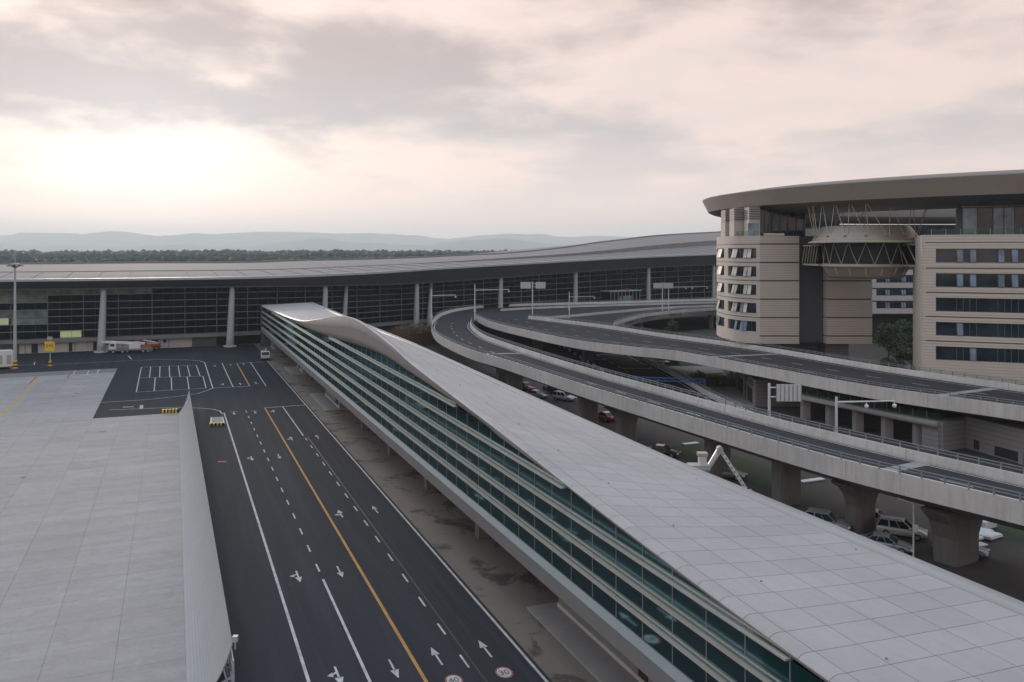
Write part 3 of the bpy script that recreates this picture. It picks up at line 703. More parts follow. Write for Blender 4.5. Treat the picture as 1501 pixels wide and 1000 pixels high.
def terminal():
    T = thing('airport_terminal', 'long dark glass airport terminal with a broad grey overhanging roof', 'terminal', R(262, 15))
    ts = [lerp(-150, 320, k/120) for k in range(121)]
    def sweep(f, name, mat, t0=-150, t1=320, n=121, smooth=True):
        return MB().loft([f(lerp(t0, t1, k/(n-1))) for k in range(n)]).build(name, mat, T, smooth)
    st = lambda t: interp(t, [90, 150, 240, 320], [0, .7, 2.0, 2.2])
    sweep(lambda t: [fp(t, -8, eav(t)), fp(t, 2, eav(t) + .22*rise(t)), fp(t, 16, eav(t) + .45*rise(t)), fp(t, 16, eav(t) - 1.5), fp(t, -7.8, eav(t) - .3)], 'eave_roof', 'troof', smooth=False)
    sweep(lambda t: [fp(t, 15, eav(t) + .45*rise(t) + .12 + st(t)), fp(t, 34, eav(t) + .75*rise(t) + .6*st(t)), fp(t, 55, eav(t) + rise(t)), fp(t, 110, eav(t) + .55*rise(t)), fp(t, 110, 8), fp(t, 16.2, eav(t) - 1.6), fp(t, 15, eav(t) + .45*rise(t) - .05)], 'ridge_roof', 'troof', smooth=False)
    sweep(lambda t: [fp(t, 54, eav(t) + rise(t) - .2), fp(t, 54, eav(t) + rise(t) + .55), fp(t, 56, eav(t) + rise(t) + .55), fp(t, 56, eav(t) + rise(t) - .2)], 'roof_ridge_kerb', 'troof', smooth=False)
    sweep(lambda t: [fp(t, -8.25, eav(t) - .55), fp(t, -8.25, eav(t) + .12), fp(t, -7.5, eav(t) + .2), fp(t, -7.5, eav(t) - .55)], 'roof_lip', 'steel', smooth=False)
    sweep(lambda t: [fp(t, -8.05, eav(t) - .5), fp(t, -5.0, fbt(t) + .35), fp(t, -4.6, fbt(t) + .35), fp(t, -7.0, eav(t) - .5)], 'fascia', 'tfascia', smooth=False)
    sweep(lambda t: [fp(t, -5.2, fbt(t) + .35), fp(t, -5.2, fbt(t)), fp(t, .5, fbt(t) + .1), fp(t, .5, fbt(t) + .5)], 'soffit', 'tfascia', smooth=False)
    # roof seam battens running up the slope
    for k in range(46):
        t = -60 + k*8.0
        MB().beam(fp(t, -7.9, eav(t) + .06), fp(t, 2, eav(t) + .22*rise(t) + .06), .12, .12).beam(fp(t, 2, eav(t) + .22*rise(t) + .06), fp(t, 15, eav(t) + .435*rise(t) + .06), .12, .12).build('roof_seam', 'troof', T)
    for t in (60, 128, 196): MB().beam(fp(t, 16, eav(t) + .45*rise(t) + st(t) + .25), fp(t + 14, 54, eav(t+14) + rise(t+14) + .15), .5, .2).build('roof_walkway', 'pale_concrete', T)
    # ground storey and sill
    sweep(lambda t: [fp(t, .3, 0), fp(t, .3, 3.3), fp(t, .8, 3.3), fp(t, .8, 0)], 'ground_wall', 'pale_concrete', t1=5, smooth=False)
    sweep(lambda t: [fp(t, 2.5, 0), fp(t, 2.5, 3.3), fp(t, 3, 3.3), fp(t, 3, 0)], 'ground_wall', 'dark', 5, 320, smooth=False)
    sweep(lambda t: [fp(t, -.9, 2.9), fp(t, -.9, 3.9), fp(t, .4, 4.1), fp(t, .4, 2.9)], 'sill_band', 'fascia', smooth=False)
    for k in range(44):
        t = -130 + k*3.1
        if t > 2: break
        if k % 5 in (0, 3): MB().para(fp(t, .22, .1), fdir(t)[0]*(.9 if k % 2 else 1.6), fdir(t)[1]*.1, (0, 0, 2.5)).build('door', 'dark', T)
        elif k % 5 == 1: MB().para(fp(t, .24, 1.6), fdir(t)[0]*.8, fdir(t)[1]*.1, (0, 0, 1.0)).build('small_window', 'window', T)
        if k % 2: MB().para(fp(t + 1.4, .18, 0), fdir(t)[0]*.25, fdir(t)[1]*.14, (0, 0, 3.0)).build('pilaster', 'paving', T)
    for t0, t1 in ((-70, -56), (-48, -40), (5, 12)):
        MB().para(fp(t0, .15, 0), Vector(fp(t1, .15, 0)) - Vector(fp(t0, .15, 0)), fdir(t0)[1]*.14, (0, 0, 2.8)).build('roller_door', 'tfascia', T)
    # curtain wall
    bay = 9.0; n = 0
    MB().para(fp(-150, .1, 4.1), Vector(fp(-60, .1, 4.1)) - Vector(fp(-150, .1, 4.1)), fdir(-100)[1]*.04, (0, 0, 14)).build('end_glazing', 'terminal_glass', T)
    for b in range(10, 52):
        t0 = -150 + b*bay; t1 = t0 + bay; z0 = 4.1; z1 = fbt((t0+t1)/2) + .3
        rows = 7; daylight_cells = {(13, 0): 'daylight_glow', (12, 2): 'pale_pane', (12, 3): 'pale_pane', (12, 5): 'pale_pane', (12, 6): 'pale_pane', (13, 6): 'pale_pane', (14, 6): 'pale_pane', (15, 6): 'pale_pane', (11, 5): 'pale_pane', (11, 6): 'pale_pane', (11, 2): 'daylight_glow', (11, 3): 'pale_pane'}  # daylight seen through the hall
        for r in range(rows):
            a, c_ = lerp(z0, z1, r/rows) + .05, lerp(z0, z1, (r+1)/rows) - .05
            p, q = Vector(fp(t0 + .06, .1, a)), Vector(fp(t1 - .06, .1, a)); kind = daylight_cells.get((b, r), 'terminal_glass')
            if kind == 'daylight_glow':
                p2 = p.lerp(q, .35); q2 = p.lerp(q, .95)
                MB().para(p2, q2 - p2, fdir(t0)[1]*.04, (0, 0, c_ - a)).build('daylight_glow_pane', 'daylight_glow', T)
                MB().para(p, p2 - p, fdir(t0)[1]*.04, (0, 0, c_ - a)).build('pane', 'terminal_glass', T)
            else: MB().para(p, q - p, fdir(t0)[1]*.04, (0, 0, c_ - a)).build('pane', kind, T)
        MB().para(fp(t0, -.05, 4.0), fdir(t0)[0]*.12, fdir(t0)[1]*.3, (0, 0, z1 - 4.0)).build('mullion', 'rail', T)
        for h in (1/3, 2/3):
            tm = lerp(t0, t1, h); MB().para(fp(tm, .0, 4.0), fdir(tm)[0]*.06, fdir(tm)[1]*.12, (0, 0, z1 - 4.0)).build('thin_mullion', 'tfascia', T)
    for r in range(1, 7):
        sweep(lambda t: [fp(t, -.28, lerp(4.1, fbt(t) + .3, r/7) - .09), fp(t, -.28, lerp(4.1, fbt(t) + .3, r/7) + .09), fp(t, .15, lerp(4.1, fbt(t) + .3, r/7) + .09), fp(t, .15, lerp(4.1, fbt(t) + .3, r/7) - .09)], 'transom', 'rail', smooth=False)
    sweep(lambda t: [fp(t, 14, 0), fp(t, 14, fbt(t) - 1), fp(t, 14.5, fbt(t) - 1), fp(t, 14.5, 0)], 'inner_wall', 'interior', smooth=False)
    for z in (4.0, 9.5): sweep(lambda t: [fp(t, .6, z - .4), fp(t, .6, z), fp(t, 14, z), fp(t, 14, z - .4)], 'storey_floor', 'interior', smooth=False)
    # big leaning columns under the eave
    def col_t(px, off):
        lo, hi = -140, 318
        for _ in range(50):
            m = (lo + hi)/2; x, y, _z = fp(m, off, 0)
            if CX + F*x/y < px: lo = m
            else: hi = m
        return (lo + hi)/2
    for px, off in ((-70, -4), (148, -4), (337, -4), (475, -4), (610, -4), (733, -4), (843, -4), (950, -4), (1046, -4), (503, -1.2), (628, -1.2)):
        t = col_t(px, off); zt = fbt(t) + .3; lean = .7 if off < -2 else 1.6; rings = []
        for k in range(9):
            f = k/8; z = lerp(0, zt, f); r = (1.15 - .42*f) * (1 if off < -2 else .8); c_ = Vector(fp(t, off + .4*f, z)) + fdir(t)[0]*lean*f
            rings.append([c_ + Vector((math.cos(a)*r, math.sin(a)*r, 0)) for a in [2*math.pi*i/14 for i in range(14)]])
        MB().loft(rings).build('column', 'column', T, True)
        if off < -2: b = fp(t, off, 0); MB().tube((b[0], b[1], 0), (b[0], b[1], .35), 1.9, 1.9, 16).build('column_base', 'concrete', T)
    # upper-level entrance vestibule
    te = col_t(918, -6); d, nn = fdir(te)
    MB().para(Vector(fp(te - 9, -5.6, 7)), d*18, nn*5, (0, 0, 4.6)).build('vestibule', 'terminal_glass', T)
    MB().para(Vector(fp(te - 9.5, -6.2, 11.6)), d*19, nn*6, (0, 0, .5)).build('vestibule_canopy', 'steel', T)
    for k in range(9): MB().para(Vector(fp(te - 8.6 + k*2.1, -5.75, 7)), d*.18, nn*.15, (0, 0, 4.6)).build('vestibule_post', 'steel', T)
    for k in range(4): MB().para(Vector(fp(te - 3.6 + k*1.9, -5.72, 7)), d*1.5, nn*.06, (0, 0, 2.7)).build('entrance_door', 'pale_pane', T)
    MB().box(fp(te + .5, -6.1, 12.5), (1.2, .5, .8), .4).build('entrance_emblem', 'orange', T)
terminal()
# ================================================================== VIADUCTS
ZD = 7.0
def railing(m, pts, z, h=0.62, step=2.0):
    pts = resample(pts, max(2, int(plen(pts)/step))); last = None
    for p in pts:
        m.box((p[0], p[1], z + h/2), (.12, .12, h))
        if last is not None:
            for hh in (h, h*.55): m.beam((last[0], last[1], z + hh), (p[0], p[1], z + hh), .09, .08)
        last = p
    return m
def parapet(root, pts, inward, z=ZD, drop=.95, rail=True, top=1.0, w=.38, name='parapet'):
    pts = [Vector((p[0], p[1], 0)) for p in pts]; rings = []
    for i, p in enumerate(pts):
        d = (pts[min(i+1, len(pts)-1)] - pts[max(i-1, 0)]).normalized(); n = Vector((-d.y, d.x, 0)) * inward
        a, b, c = p, p + n*w*.7, p + n*w
        zb = z(i/(len(pts)-1)) if callable(z) else z
        rings.append([(a.x, a.y, zb - drop), (a.x, a.y, zb + top), (b.x, b.y, zb + top), (c.x, c.y, zb + .25), (c.x, c.y, zb - drop)])
    # cast in lengths with joints between them
    seg = 14
    for k in range(0, len(rings) - 1, seg):
        part = [list(map(Vector, r)) for r in rings[k:k+seg+1]]
        if len(part) < 2: break
        e = (part[-1][0] - part[-2][0]).normalized() * .05
        part[-1] = [q - e for q in part[-1]]
        MB().loft(part).build(name, 'concrete', root)
    if rail:
        zz = (z(0) if callable(z) else z) + top
        railing(MB(), [p + Vector((0,0,0)) for p in pts], zz).build('railing', 'rail', root)
def ramp(name, label, Lp, Rp, n, lanes, piers, joints):
    Lp, Rp = catmull([(*p, 0) for p in Lp], n), catmull([(*p, 0) for p in Rp], n)
    mid = [(a + b)/2 for a, b in zip(Lp, Rp)]
    root = thing(name, label, 'viaduct', (mid[n//2].x, mid[n//2].y, 0))
    MB().loft([[(a.x, a.y, ZD), (b.x, b.y, ZD)] for a, b in zip(Lp, Rp)], closed=False).build('road_surface', 'ramp_asphalt', root)
    rings = []
    for a, b in zip(Lp, Rp):
        q = lambda f, z: (lerp(a.x, b.x, f), lerp(a.y, b.y, f), z)
        rings.append([q(.005, 6.97), q(.995, 6.97), q(.995, 6.1), q(.90, 5.75), q(.78, 5.05), q(.66, 4.85), q(.34, 4.85), q(.22, 5.05), q(.10, 5.75), q(.005, 6.1)])
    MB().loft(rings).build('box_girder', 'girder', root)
    parapet(root, Lp, 1 if ((Rp[1]-Lp[1]).cross(Lp[2]-Lp[1])).z < 0 else -1)
    parapet(root, Rp, 1 if ((Lp[1]-Rp[1]).cross(Rp[2]-Rp[1])).z < 0 else -1)
    W = (Rp[n//2] - Lp[n//2]).length
    for f, w in ((.08, .2), (.92, .2)):
        ribbon([a.lerp(b, f) for a, b in zip(Lp, Rp)], w, ZD + .008).build('edge_line', 'white_paint', root)
    for f in lanes:
        line = resample([a.lerp(b, f) for a, b in zip(Lp, Rp)], int(plen(mid)/3.0))
        for k in range(0, len(line) - 1, 3): ribbon([line[k], line[k+1]], .16, ZD + .008).build('lane_dash', 'white_paint', root)
    for f in joints:
        i = int(f*(n-1)); a, b = Lp[i], Rp[i]; d = (Lp[i+1] - a).normalized()
        ribbon([a.lerp(b, .04), a.lerp(b, .96)], 1.5, ZD + .006).build('expansion_joint', 'paving', root)
    for px, kind in piers:
        i = min(range(n - 1), key=lambda q: abs(CX + F*mid[q].x/mid[q].y - px) + (0 if mid[q].y < 240 else 999)); a, b = Lp[i], Rp[i]; c = (a+b)/2; x = (b-a).normalized(); W_ = (b-a).length; y = Vector((-x.y, x.x, 0)); rings = []
        if kind == 'flared': prof = [(0, 1.45, .9), (2.6, 1.45, .9), (3.7, 1.8, 1.0), (4.5, 2.5, 1.05), (4.9, 3.3, 1.1), (5.0, 3.4, 1.1), (5.9, 3.4, 1.1)]
        elif kind == 'broad': prof = [(0, 1.9, 1.2), (2.4, 1.95, 1.2), (3.8, 2.5, 1.3), (4.6, 3.3, 1.35), (5.0, 3.7, 1.35)]
        else: prof = [(0, 1.5, 1.0), (4.95, 1.5, 1.0)]
        for z, hx, hy in prof:
            if z > 4.8 and kind == 'flared': z = min(z, 5.05)
            bv = .3
            rings.append([c + x*u + y*v + Vector((0,0,z)) for u, v in ((-hx, -hy+bv), (-hx+bv, -hy), (hx-bv, -hy), (hx, -hy+bv), (hx, hy-bv), (hx-bv, hy), (-hx+bv, hy), (-hx, hy-bv))])
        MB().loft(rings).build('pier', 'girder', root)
    return root
# edge curves (x, distance): traced from their known height
A_out = [(63, 32), (52, 49.6), (41.3, 66), (30.9, 81.9), (18.1, 109), (9.8, 127.7), (-1.35, 155), (-8, 169), (-14.3, 187.5), (-19.3, 207), (-23.2, 235), (-24.0, 252)]
A_in = [(72, 40), (62, 52), (51, 67), (40.5, 84), (31.9, 100), (21.2, 125), (16.0, 137), (7.8, 158), (-1.9, 186), (-7.4, 205), (-11.4, 231), (-12.2, 250)]
B_out = [(90, 68), (78, 88), (67, 107), (54.6, 123.7), (45.6, 143), (34.7, 166.7), (25.5, 176.5), (14.7, 190), (4, 214), (-5.8, 240), (-11.8, 266)]
B_in = [(104, 80), (91, 101), (78.5, 123), (66, 147), (53.5, 178), (38.5, 205), (31, 221), (23, 236), (13, 252), (5.5, 264)]
ramp('ramp_viaduct', 'curved concrete ramp viaduct nearest the concourse, two lanes with grey railings', A_out, A_in, 120, (.5,), [(1600, 'wall'), (1392, 'broad'), (1262, 'flared'), (1146, 'wall'), (1052, 'wall'), (917, 'flared'), (862, 'wall'), (757, 'flared'), (736, 'wall'), (671, 'flared')], (.235, .66))
ramp('ramp_viaduct', 'wider concrete ramp viaduct passing in front of the stone hotel', B_out, B_in, 110, (.36, .64), [(1492, 'flared'), (1120, 'wall'), (862, 'wall'), (760, 'wall')], (.27, .50))
# forecourt deck at the terminal doors
deck = thing('forecourt_deck', 'raised concrete drop-off deck along the terminal doors', 'elevated road', (40, 300, 0))
out_edge = catmull([(-24.0, 252, 0), (-23.7, 279, 0), (-18.4, 304, 0), (-4.2, 324, 0), (41, 343, 0), (92, 366, 0), (135, 384, 0)], 60)
void_edge = catmull([(29.5, 236, 0), (36, 254, 0), (49, 279, 0), (77, 305, 0), (135, 330, 0)], 40)
poly = [p[:2] for p in out_edge] + [p[:2] for p in reversed(void_edge)] + [(23, 236), (13, 252), (5.5, 264), (-11.8, 266), (-12.2, 250)]
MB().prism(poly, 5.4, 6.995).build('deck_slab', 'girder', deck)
sheet(poly, 7.002).build('road_surface', 'ramp_asphalt', deck)
parapet(deck, out_edge, -1); parapet(deck, void_edge, 1)
med = catmull([(7.5, 264, 0), (15, 266, 0), (36, 289, 0), (57, 310, 0), (81, 323, 0), (135, 345, 0)], 40)
parapet(deck, med, 1, drop=0.0, top=.8, rail=False, name='median_barrier')
med2 = catmull([(-4, 300, 0), (10, 312, 0), (41, 328, 0), (92, 349, 0)], 30)
parapet(deck, med2, 1, drop=0.0, top=.75, rail=False, name='median_barrier')
for off in (3.5, 7.0):
    ln = [p + Vector((.35, -.94, 0))*off for p in out_edge[18:]]
    ribbon(ln, .18, 7.01).build('lane_line', 'white_paint', deck)
for i in range(0, 36, 6):
    for e, k in ((out_edge, 5), (void_edge, -4)):
        p = e[min(i + 4, len(e)-1)] + Vector((.3, -.9, 0))*k*.8; MB().tube((p.x, p.y, 0), (p.x, p.y, 5.45), .9, .9, 12).build('deck_column', 'girder', deck)
MB().box((9.5, 268, 7.5), (2.2, .4, .9), .4).build('crash_cushion', 'blue_body', deck)
# ---- ground-level road between the two ramps
DL = catmull([(10, 275, 0), (13, 262, 0), (17.5, 227, 0), (23, 184, 0), (27, 154, 0), (31, 133, 0), (38, 110, 0), (50, 88, 0)], 50)
DR = catmull([(30, 272, 0), (32, 233, 0), (36.6, 188, 0), (38.8, 155, 0), (42.5, 130, 0), (50, 108, 0), (62, 88, 0)], 50)
lower = struct(MB().loft([[(a.x, a.y, .004), (b.x, b.y, .004)] for a, b in zip(DL, DR)], closed=False).build('underpass_road', 'ramp_asphalt'))
for f in (.07, .93): ribbon([a.lerp(b, f) for a, b in zip(DL, DR)], .25, .012).build('edge_line', 'white_paint', lower)
for k in range(0, 48, 2):
    ribbon([DL[k].lerp(DR[k], .4), DL[k+1].lerp(DR[k+1], .4)], .2, .012).build('lane_dash', 'white_paint', lower)
for k, f0, f1 in ((8, .1, .38), (12, .42, .9), (15, .1, .38), (19, .42, .9)): ribbon([DL[k].lerp(DR[k], f0), DL[k].lerp(DR[k], f1)], .5, .014).build('stop_line', 'white_paint', lower)
wall = thing('guard_wall', 'low concrete guard wall with railing beside the lower road', 'wall', (36.6, 188, 0))
parapet(wall, DR[6:40], 1, z=0.0, drop=0.0, top=1.1)
kerbL = thing('striped_kerb', 'black and white striped kerb wall under the far ramp', 'kerb', (17, 230, 0))
for k, (p, q) in enumerate(zip(DL[4:22], DL[5:23])): MB().beam((p.x, p.y, .3), (q.x, q.y, .3), .35, .6).build('kerb_block', ['white_body', 'black_paint'][k % 2], kerbL)
gate = thing('height_barrier', 'dark blue steel height limit barrier over the lower road', 'barrier', (28, 165, 0))
p0, p1 = Vector((24.5, 166, 0)), Vector((38.4, 163, 0))
for p in (p0, p1): MB().box((p.x, p.y, 1.5), (.4, .4, 3.0)).build('post', 'blue_body', gate)
for z in (2.4, 3.0): MB().beam(p0 + Vector((0,0,z)), p1 + Vector((0,0,z)), .22).build('crossbar', 'blue_body', gate)
br = MB()
for k in range(10):
    a, b = p0.lerp(p1, k/10), p0.lerp(p1, (k+1)/10); br.beam(a + Vector((0,0,2.4 + .6*(k % 2))), b + Vector((0,0,3.0 - .6*(k % 2))), .12)
br.build('lattice', 'blue_body', gate)
# lawns and paths beside the hotel
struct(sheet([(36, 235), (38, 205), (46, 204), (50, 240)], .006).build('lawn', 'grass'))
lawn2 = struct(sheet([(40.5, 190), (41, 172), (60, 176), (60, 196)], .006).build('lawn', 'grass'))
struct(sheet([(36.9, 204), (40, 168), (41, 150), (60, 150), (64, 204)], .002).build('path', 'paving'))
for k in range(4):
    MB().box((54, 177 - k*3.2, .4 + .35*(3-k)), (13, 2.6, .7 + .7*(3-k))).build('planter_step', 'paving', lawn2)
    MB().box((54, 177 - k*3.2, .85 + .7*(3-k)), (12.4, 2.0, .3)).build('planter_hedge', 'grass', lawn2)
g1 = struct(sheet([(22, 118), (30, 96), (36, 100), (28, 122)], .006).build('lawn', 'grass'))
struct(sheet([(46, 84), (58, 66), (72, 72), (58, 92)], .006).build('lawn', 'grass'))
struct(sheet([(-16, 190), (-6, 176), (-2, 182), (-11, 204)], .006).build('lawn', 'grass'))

# ================================================================== HOTEL
HOT_F = [30.1, 26.1, 22.1, 18.1, 14.1, 10.1]
def window_row(root, p0, p1, nrm, zc, h, pat, opens, depth=.3, sash='sash', frame='rail'):
    """one band of glazing from p0 to p1; nrm points out of the wall"""
    p0, p1, nrm = Vector(p0), Vector(p1), Vector(nrm); L = (p1 - p0).length; d = (p1 - p0)/L
    w = MB().para(p0 + Vector((0,0,zc - h/2)) - nrm*(depth + .06), d*L, nrm*.06, (0,0,h)).build('window', 'window', root)
    fr = MB()
    for z in (zc - h/2, zc + h/2 - .1): fr.para(p0 + Vector((0,0,z)) - nrm*depth, d*L, nrm*.14, (0,0,.1))
    x = 0; k = 0
    while x < L - .1:
        wd = pat[k % len(pat)]; wd = min(wd, L - x)
        fr.para(p0 + d*x + Vector((0,0,zc - h/2)) - nrm*depth, d*.1, nrm*.14, (0,0,h))
        if k in opens:                                        # a sash tilted outwards at the foot
            a = p0 + d*(x + .12) + Vector((0,0,zc - h/2 + .15)) + nrm*(.42 - depth); up = Vector((0,0,h - .3)) - nrm*.40
            MB().para(a, d*(wd - .16), nrm*.04, up).build('sash', opens[k] if isinstance(opens, dict) else sash, w)
        x += wd; k += 1
    fr.para(p1 - d*.1 + Vector((0,0,zc - h/2)) - nrm*depth, d*.1, nrm*.14, (0,0,h))
    fr.build('frame', 'tfascia', w)
def wall_panel(root, p0, p1, z0, z1, thick=.5, mat='stone', name='stone_band', out=None):
    p0, p1 = Vector(p0), Vector(p1); d = (p1 - p0).normalized(); n = Vector((-d.y, d.x, 0)) if out is None else -Vector(out)
    return MB().para(p0 + Vector((0,0,z0)), p1 - p0, n*thick, (0,0,z1 - z0)).build(name, mat, root)
def hotel():
    H = thing('stone_hotel', 'beige stone office hotel under one huge bronze ring shaped roof', 'hotel', (95, 175, 0))
    rnd = random.Random(3)
    # ---- right wing, facing the camera
    r0, r1 = Vector(Q(1352, 140, 0)), Vector(Q(1640, 129.5, 0)); d = (r1 - r0).normalized(); nrm = Vector((d.y, -d.x, 0))
    zr = [27.65 - 4.13*k for k in range(5)]; wl = r0 + d*2.05
    edges = [31.2] + [z for c in zr for z in (c + 1.17, c - 1.17)] + [6.5]
    for k in range(0, len(edges), 2):
        top, bot = edges[k], edges[k+1]
        # each band carries a dark recessed groove below its middle
        if k and bot > 7:
            g = lerp(top, bot, .52)
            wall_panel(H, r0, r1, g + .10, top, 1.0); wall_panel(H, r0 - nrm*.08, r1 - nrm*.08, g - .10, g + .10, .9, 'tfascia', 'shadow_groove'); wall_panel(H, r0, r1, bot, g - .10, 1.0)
        elif k == 0:
            wall_panel(H, r0, r1, 29.95, 31.2, 1.0); wall_panel(H, r0 - nrm*.08, r1 - nrm*.08, 29.8, 29.95, .9, 'tfascia', 'shadow_groove'); wall_panel(H, r0, r1, bot, 29.8, 1.0)
        else: wall_panel(H, r0, r1, bot, top, 1.0)
    op = [{1: 'sash', 3: 'sash', 5: 'sash', 7: 'sash', 9: 'sash'}, {1: 'sash', 3: 'sash', 5: 'sash', 7: 'sash', 11: 'sash'}, {}, {1: 'sash', 9: 'sash'}, {3: 'sash', 13: 'sash'}]
    for k, zc in enumerate(zr):
        wall_panel(H, r0, wl, zc - 1.17, zc + 1.17, 1.0, 'stone', 'stone_pier')
        window_row(H, wl, r1, nrm, zc, 2.34, [3.1, 1.0, .95, 1.0], op[k])
    inn = -nrm
    MB().para(r0 + d*.05 + inn*1.05 + Vector((0,0,6.5)), r1 - r0, inn*20, (0,0,24.6)).build('wing_core', 'tfascia', H)
    MB().para(r0 + inn*.02 + Vector((0,0,6.5)), inn*21, d*.5, (0,0,24.7)).build('wing_end_wall', 'stone', H)
    MB().para(r0 + d*6 + inn*6, d*30, inn*12, (0,0,6.6)).build('wing_base', 'grey_stone', H)
    # parapet glass and the set-back top storey with louvres
    for k in range(12):
        a = r0 + d*(1.4 + k*2.2) + inn*.3; MB().para(a + Vector((0,0,31.2)), d*2.12, inn*.03, (0,0,1.0)).build('balustrade_pane', 'clear_glass', H)
        MB().box(a + Vector((0,0,31.7)), (.07, .07, 1.05)).build('balustrade_post', 'rail', H)
    t0 = Vector(Q(1411, 148, 31.2)); pat = [2.4, 2.4, 1.7, 1.7, 1.7]
    x = 0
    for k in range(14):
        w = pat[k % 5]; MB().para(t0 + d*x + inn*.1, d*(w - .1), inn*.08, (0,0,5.0)).build('top_storey_pane', 'sash' if k % 3 != 1 else 'window', H)
        MB().para(t0 + d*(x - .08), d*.14, inn*.2, (0,0,5.0)).build('top_storey_mullion', 'tfascia', H); x += w
    MB().para(t0 + d*.05 + inn*.4, d*28, inn*10, (0,0,5.3)).build('top_storey_core', 'interior', H)
    for k in range(9): MB().para(t0 - d*.2 - inn*.5 + Vector((0,0,5.2 + k*.36)), d*28, inn*.35, (0,0,.14)).build('louvre', 'ledge', H)
    for k in range(8): MB().para(t0 + d*(k*3.9) - inn*.1 + Vector((0,0,5.1)), d*.15, inn*.15, (0,0,3.3)).build('louvre_post', 'rail', H)
    # ---- left wing: two stone blocks, a glazed recess and a rounded window front
    y0 = 178.0; X = lambda px, dd=y0: (px - CX)/F*dd
    for xa, xb in ((X(1114), X(1171.5)), (X(1212), X(1278.6))):
        zs = [32.0] + HOT_F + [8.4]
        for k in range(len(zs) - 1):
            MB().box(((xa+xb)/2, y0 + 8, (zs[k] - .14 + zs[k+1] + (.14 if k < 6 else 0))/2), (xb - xa, 16, zs[k] - zs[k+1] - (.28 if k < 6 else .14))).build('stone_storey', 'stone', H)
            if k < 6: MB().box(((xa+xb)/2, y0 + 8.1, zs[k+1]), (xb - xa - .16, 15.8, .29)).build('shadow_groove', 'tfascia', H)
    MB().box((X(1192), y0 + 12, 20.2), (X(1212) - X(1171.5) + .2, 16, 23.4)).build('recess_core', 'tfascia', H)
    nw = 3
    for k in range(nw):
        for j in range(7):
            xa = lerp(X(1171.5), X(1212), k/nw)
            MB().box((xa + 1.0, y0 + 3.9, 10.2 + j*3.35), (1.9, .1, 3.2)).build('recess_pane', 'window', H)
    cur = catmull([(X(1114) + .02, y0 + .02, 0), (51.4, 180.2, 0), (49.6, 184.5, 0), (49, 190, 0), (49.4, 197, 0), (51.5, 205, 0), (56, 214, 0), (64, 222, 0)], 60)
    def at_px(px):
        return min(range(40), key=lambda i: abs(CX + F*cur[i].x/cur[i].y - px))
    def curved(i0, i1, z0, z1, mat, name, inset=0.0, th=.6):
        rings = []
        for i in range(i0, i1 + 1):
            dd = (cur[min(i+1, 59)] - cur[max(i-1, 0)]).normalized(); n = Vector((dd.y, -dd.x, 0))   # towards the building
            a, b = cur[i] + n*inset, cur[i] + n*(inset + th); rings.append([(a.x, a.y, z0), (a.x, a.y, z1), (b.x, b.y, z1), (b.x, b.y, z0)])
        return MB().loft(rings).build(name, mat, H)
    w0, w1, w2, w3 = at_px(1106), at_px(1066), at_px(1061), at_px(1052.3) + 3
    wz = [28.1 - 4.0*k for k in range(5)]
    zs = [32.0] + [z for c in wz for z in (c + 1.12, c - 1.12)] + [8.4]
    for k in range(0, len(zs), 2):
        top, bot = zs[k], zs[k+1]; g = {0: 30.1}.get(k, lerp(top, bot, .5))
        if k == 10: curved(0, 59, bot, top, 'stone', 'stone_band'); continue
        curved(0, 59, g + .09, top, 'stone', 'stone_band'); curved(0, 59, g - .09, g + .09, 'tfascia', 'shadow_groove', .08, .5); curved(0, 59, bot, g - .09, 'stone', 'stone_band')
    pale = {1: 'pale_sash', 2: 'pale_sash', 5: 'pale_sash', 6: 'pale_sash'}
    for k, zc in enumerate(wz):
        curved(0, w0, zc - 1.12, zc + 1.12, 'stone', 'stone_pier'); curved(w1, w2, zc - 1.12, zc + 1.12, 'stone', 'stone_pier'); curved(w3, 59, zc - 1.12, zc + 1.12, 'stone', 'stone_pier')
        for i0, i1 in ((w0, w1), (w2, w3)):
            w = curved(i0, i1, zc - 1.12, zc + 1.12, 'window', 'window', .35, .06); fr = MB(); npan = 9 if i0 == w0 else 4
            seg = resample(cur[i0:i1+1], npan + 1)
            for j in range(npan + 1):
                p = seg[j]; dd = (seg[min(j+1, npan)] - seg[max(j-1, 0)]).normalized(); n = Vector((dd.y, -dd.x, 0))
                fr.para(p + n*.2 + Vector((0,0,zc - 1.12)), dd*.1, n*.14, (0,0,2.24))
                if j < npan and ((j in (1, 2, 5, 6) and not (k == 4 or (k == 3 and j < 4))) or (k >= 3 and j in (2, 3, 5))):
                    mt = 'pale_sash' if (j in (1, 2, 5, 6) and k in (0, 1, 2, 3)) else 'sash'
                    MB().para(p + dd*.12 - n*.25 + Vector((0,0,zc - .98)), dd*((seg[j+1]-p).length - .2), n*.04, Vector((0,0,1.95)) + n*.5).build('sash', mt, w)
            for z in (zc - 1.12, zc + 1.02):
                for j in range(npan):
                    fr.beam(Vector((seg[j].x, seg[j].y, z + .05)) + n*.27, Vector((seg[j+1].x, seg[j+1].y, z + .05)) + n*.27, .12, .1)
            fr.build('frame', 'tfascia', w)
    core = [(p.x + .7*(1 if p.x < 60 else 0), p.y) for p in cur[2:]] + [(X(1278), 222), (X(1278), 180), (X(1114) + .8, 180)]
    MB().prism(core, 8.5, 31.7).build('wing_core', 'tfascia', H)
    MB().prism([(56, 190), (58, 212), (76, 216), (76, 186)], 0, 8.5).build('wing_base', 'grey_stone', H)
    MB().prism([(X(1220), 182), (X(1255), 182), (X(1250), 196), (X(1225), 196)], 3, 8.5).build('wing_base', 'grey_stone', H)
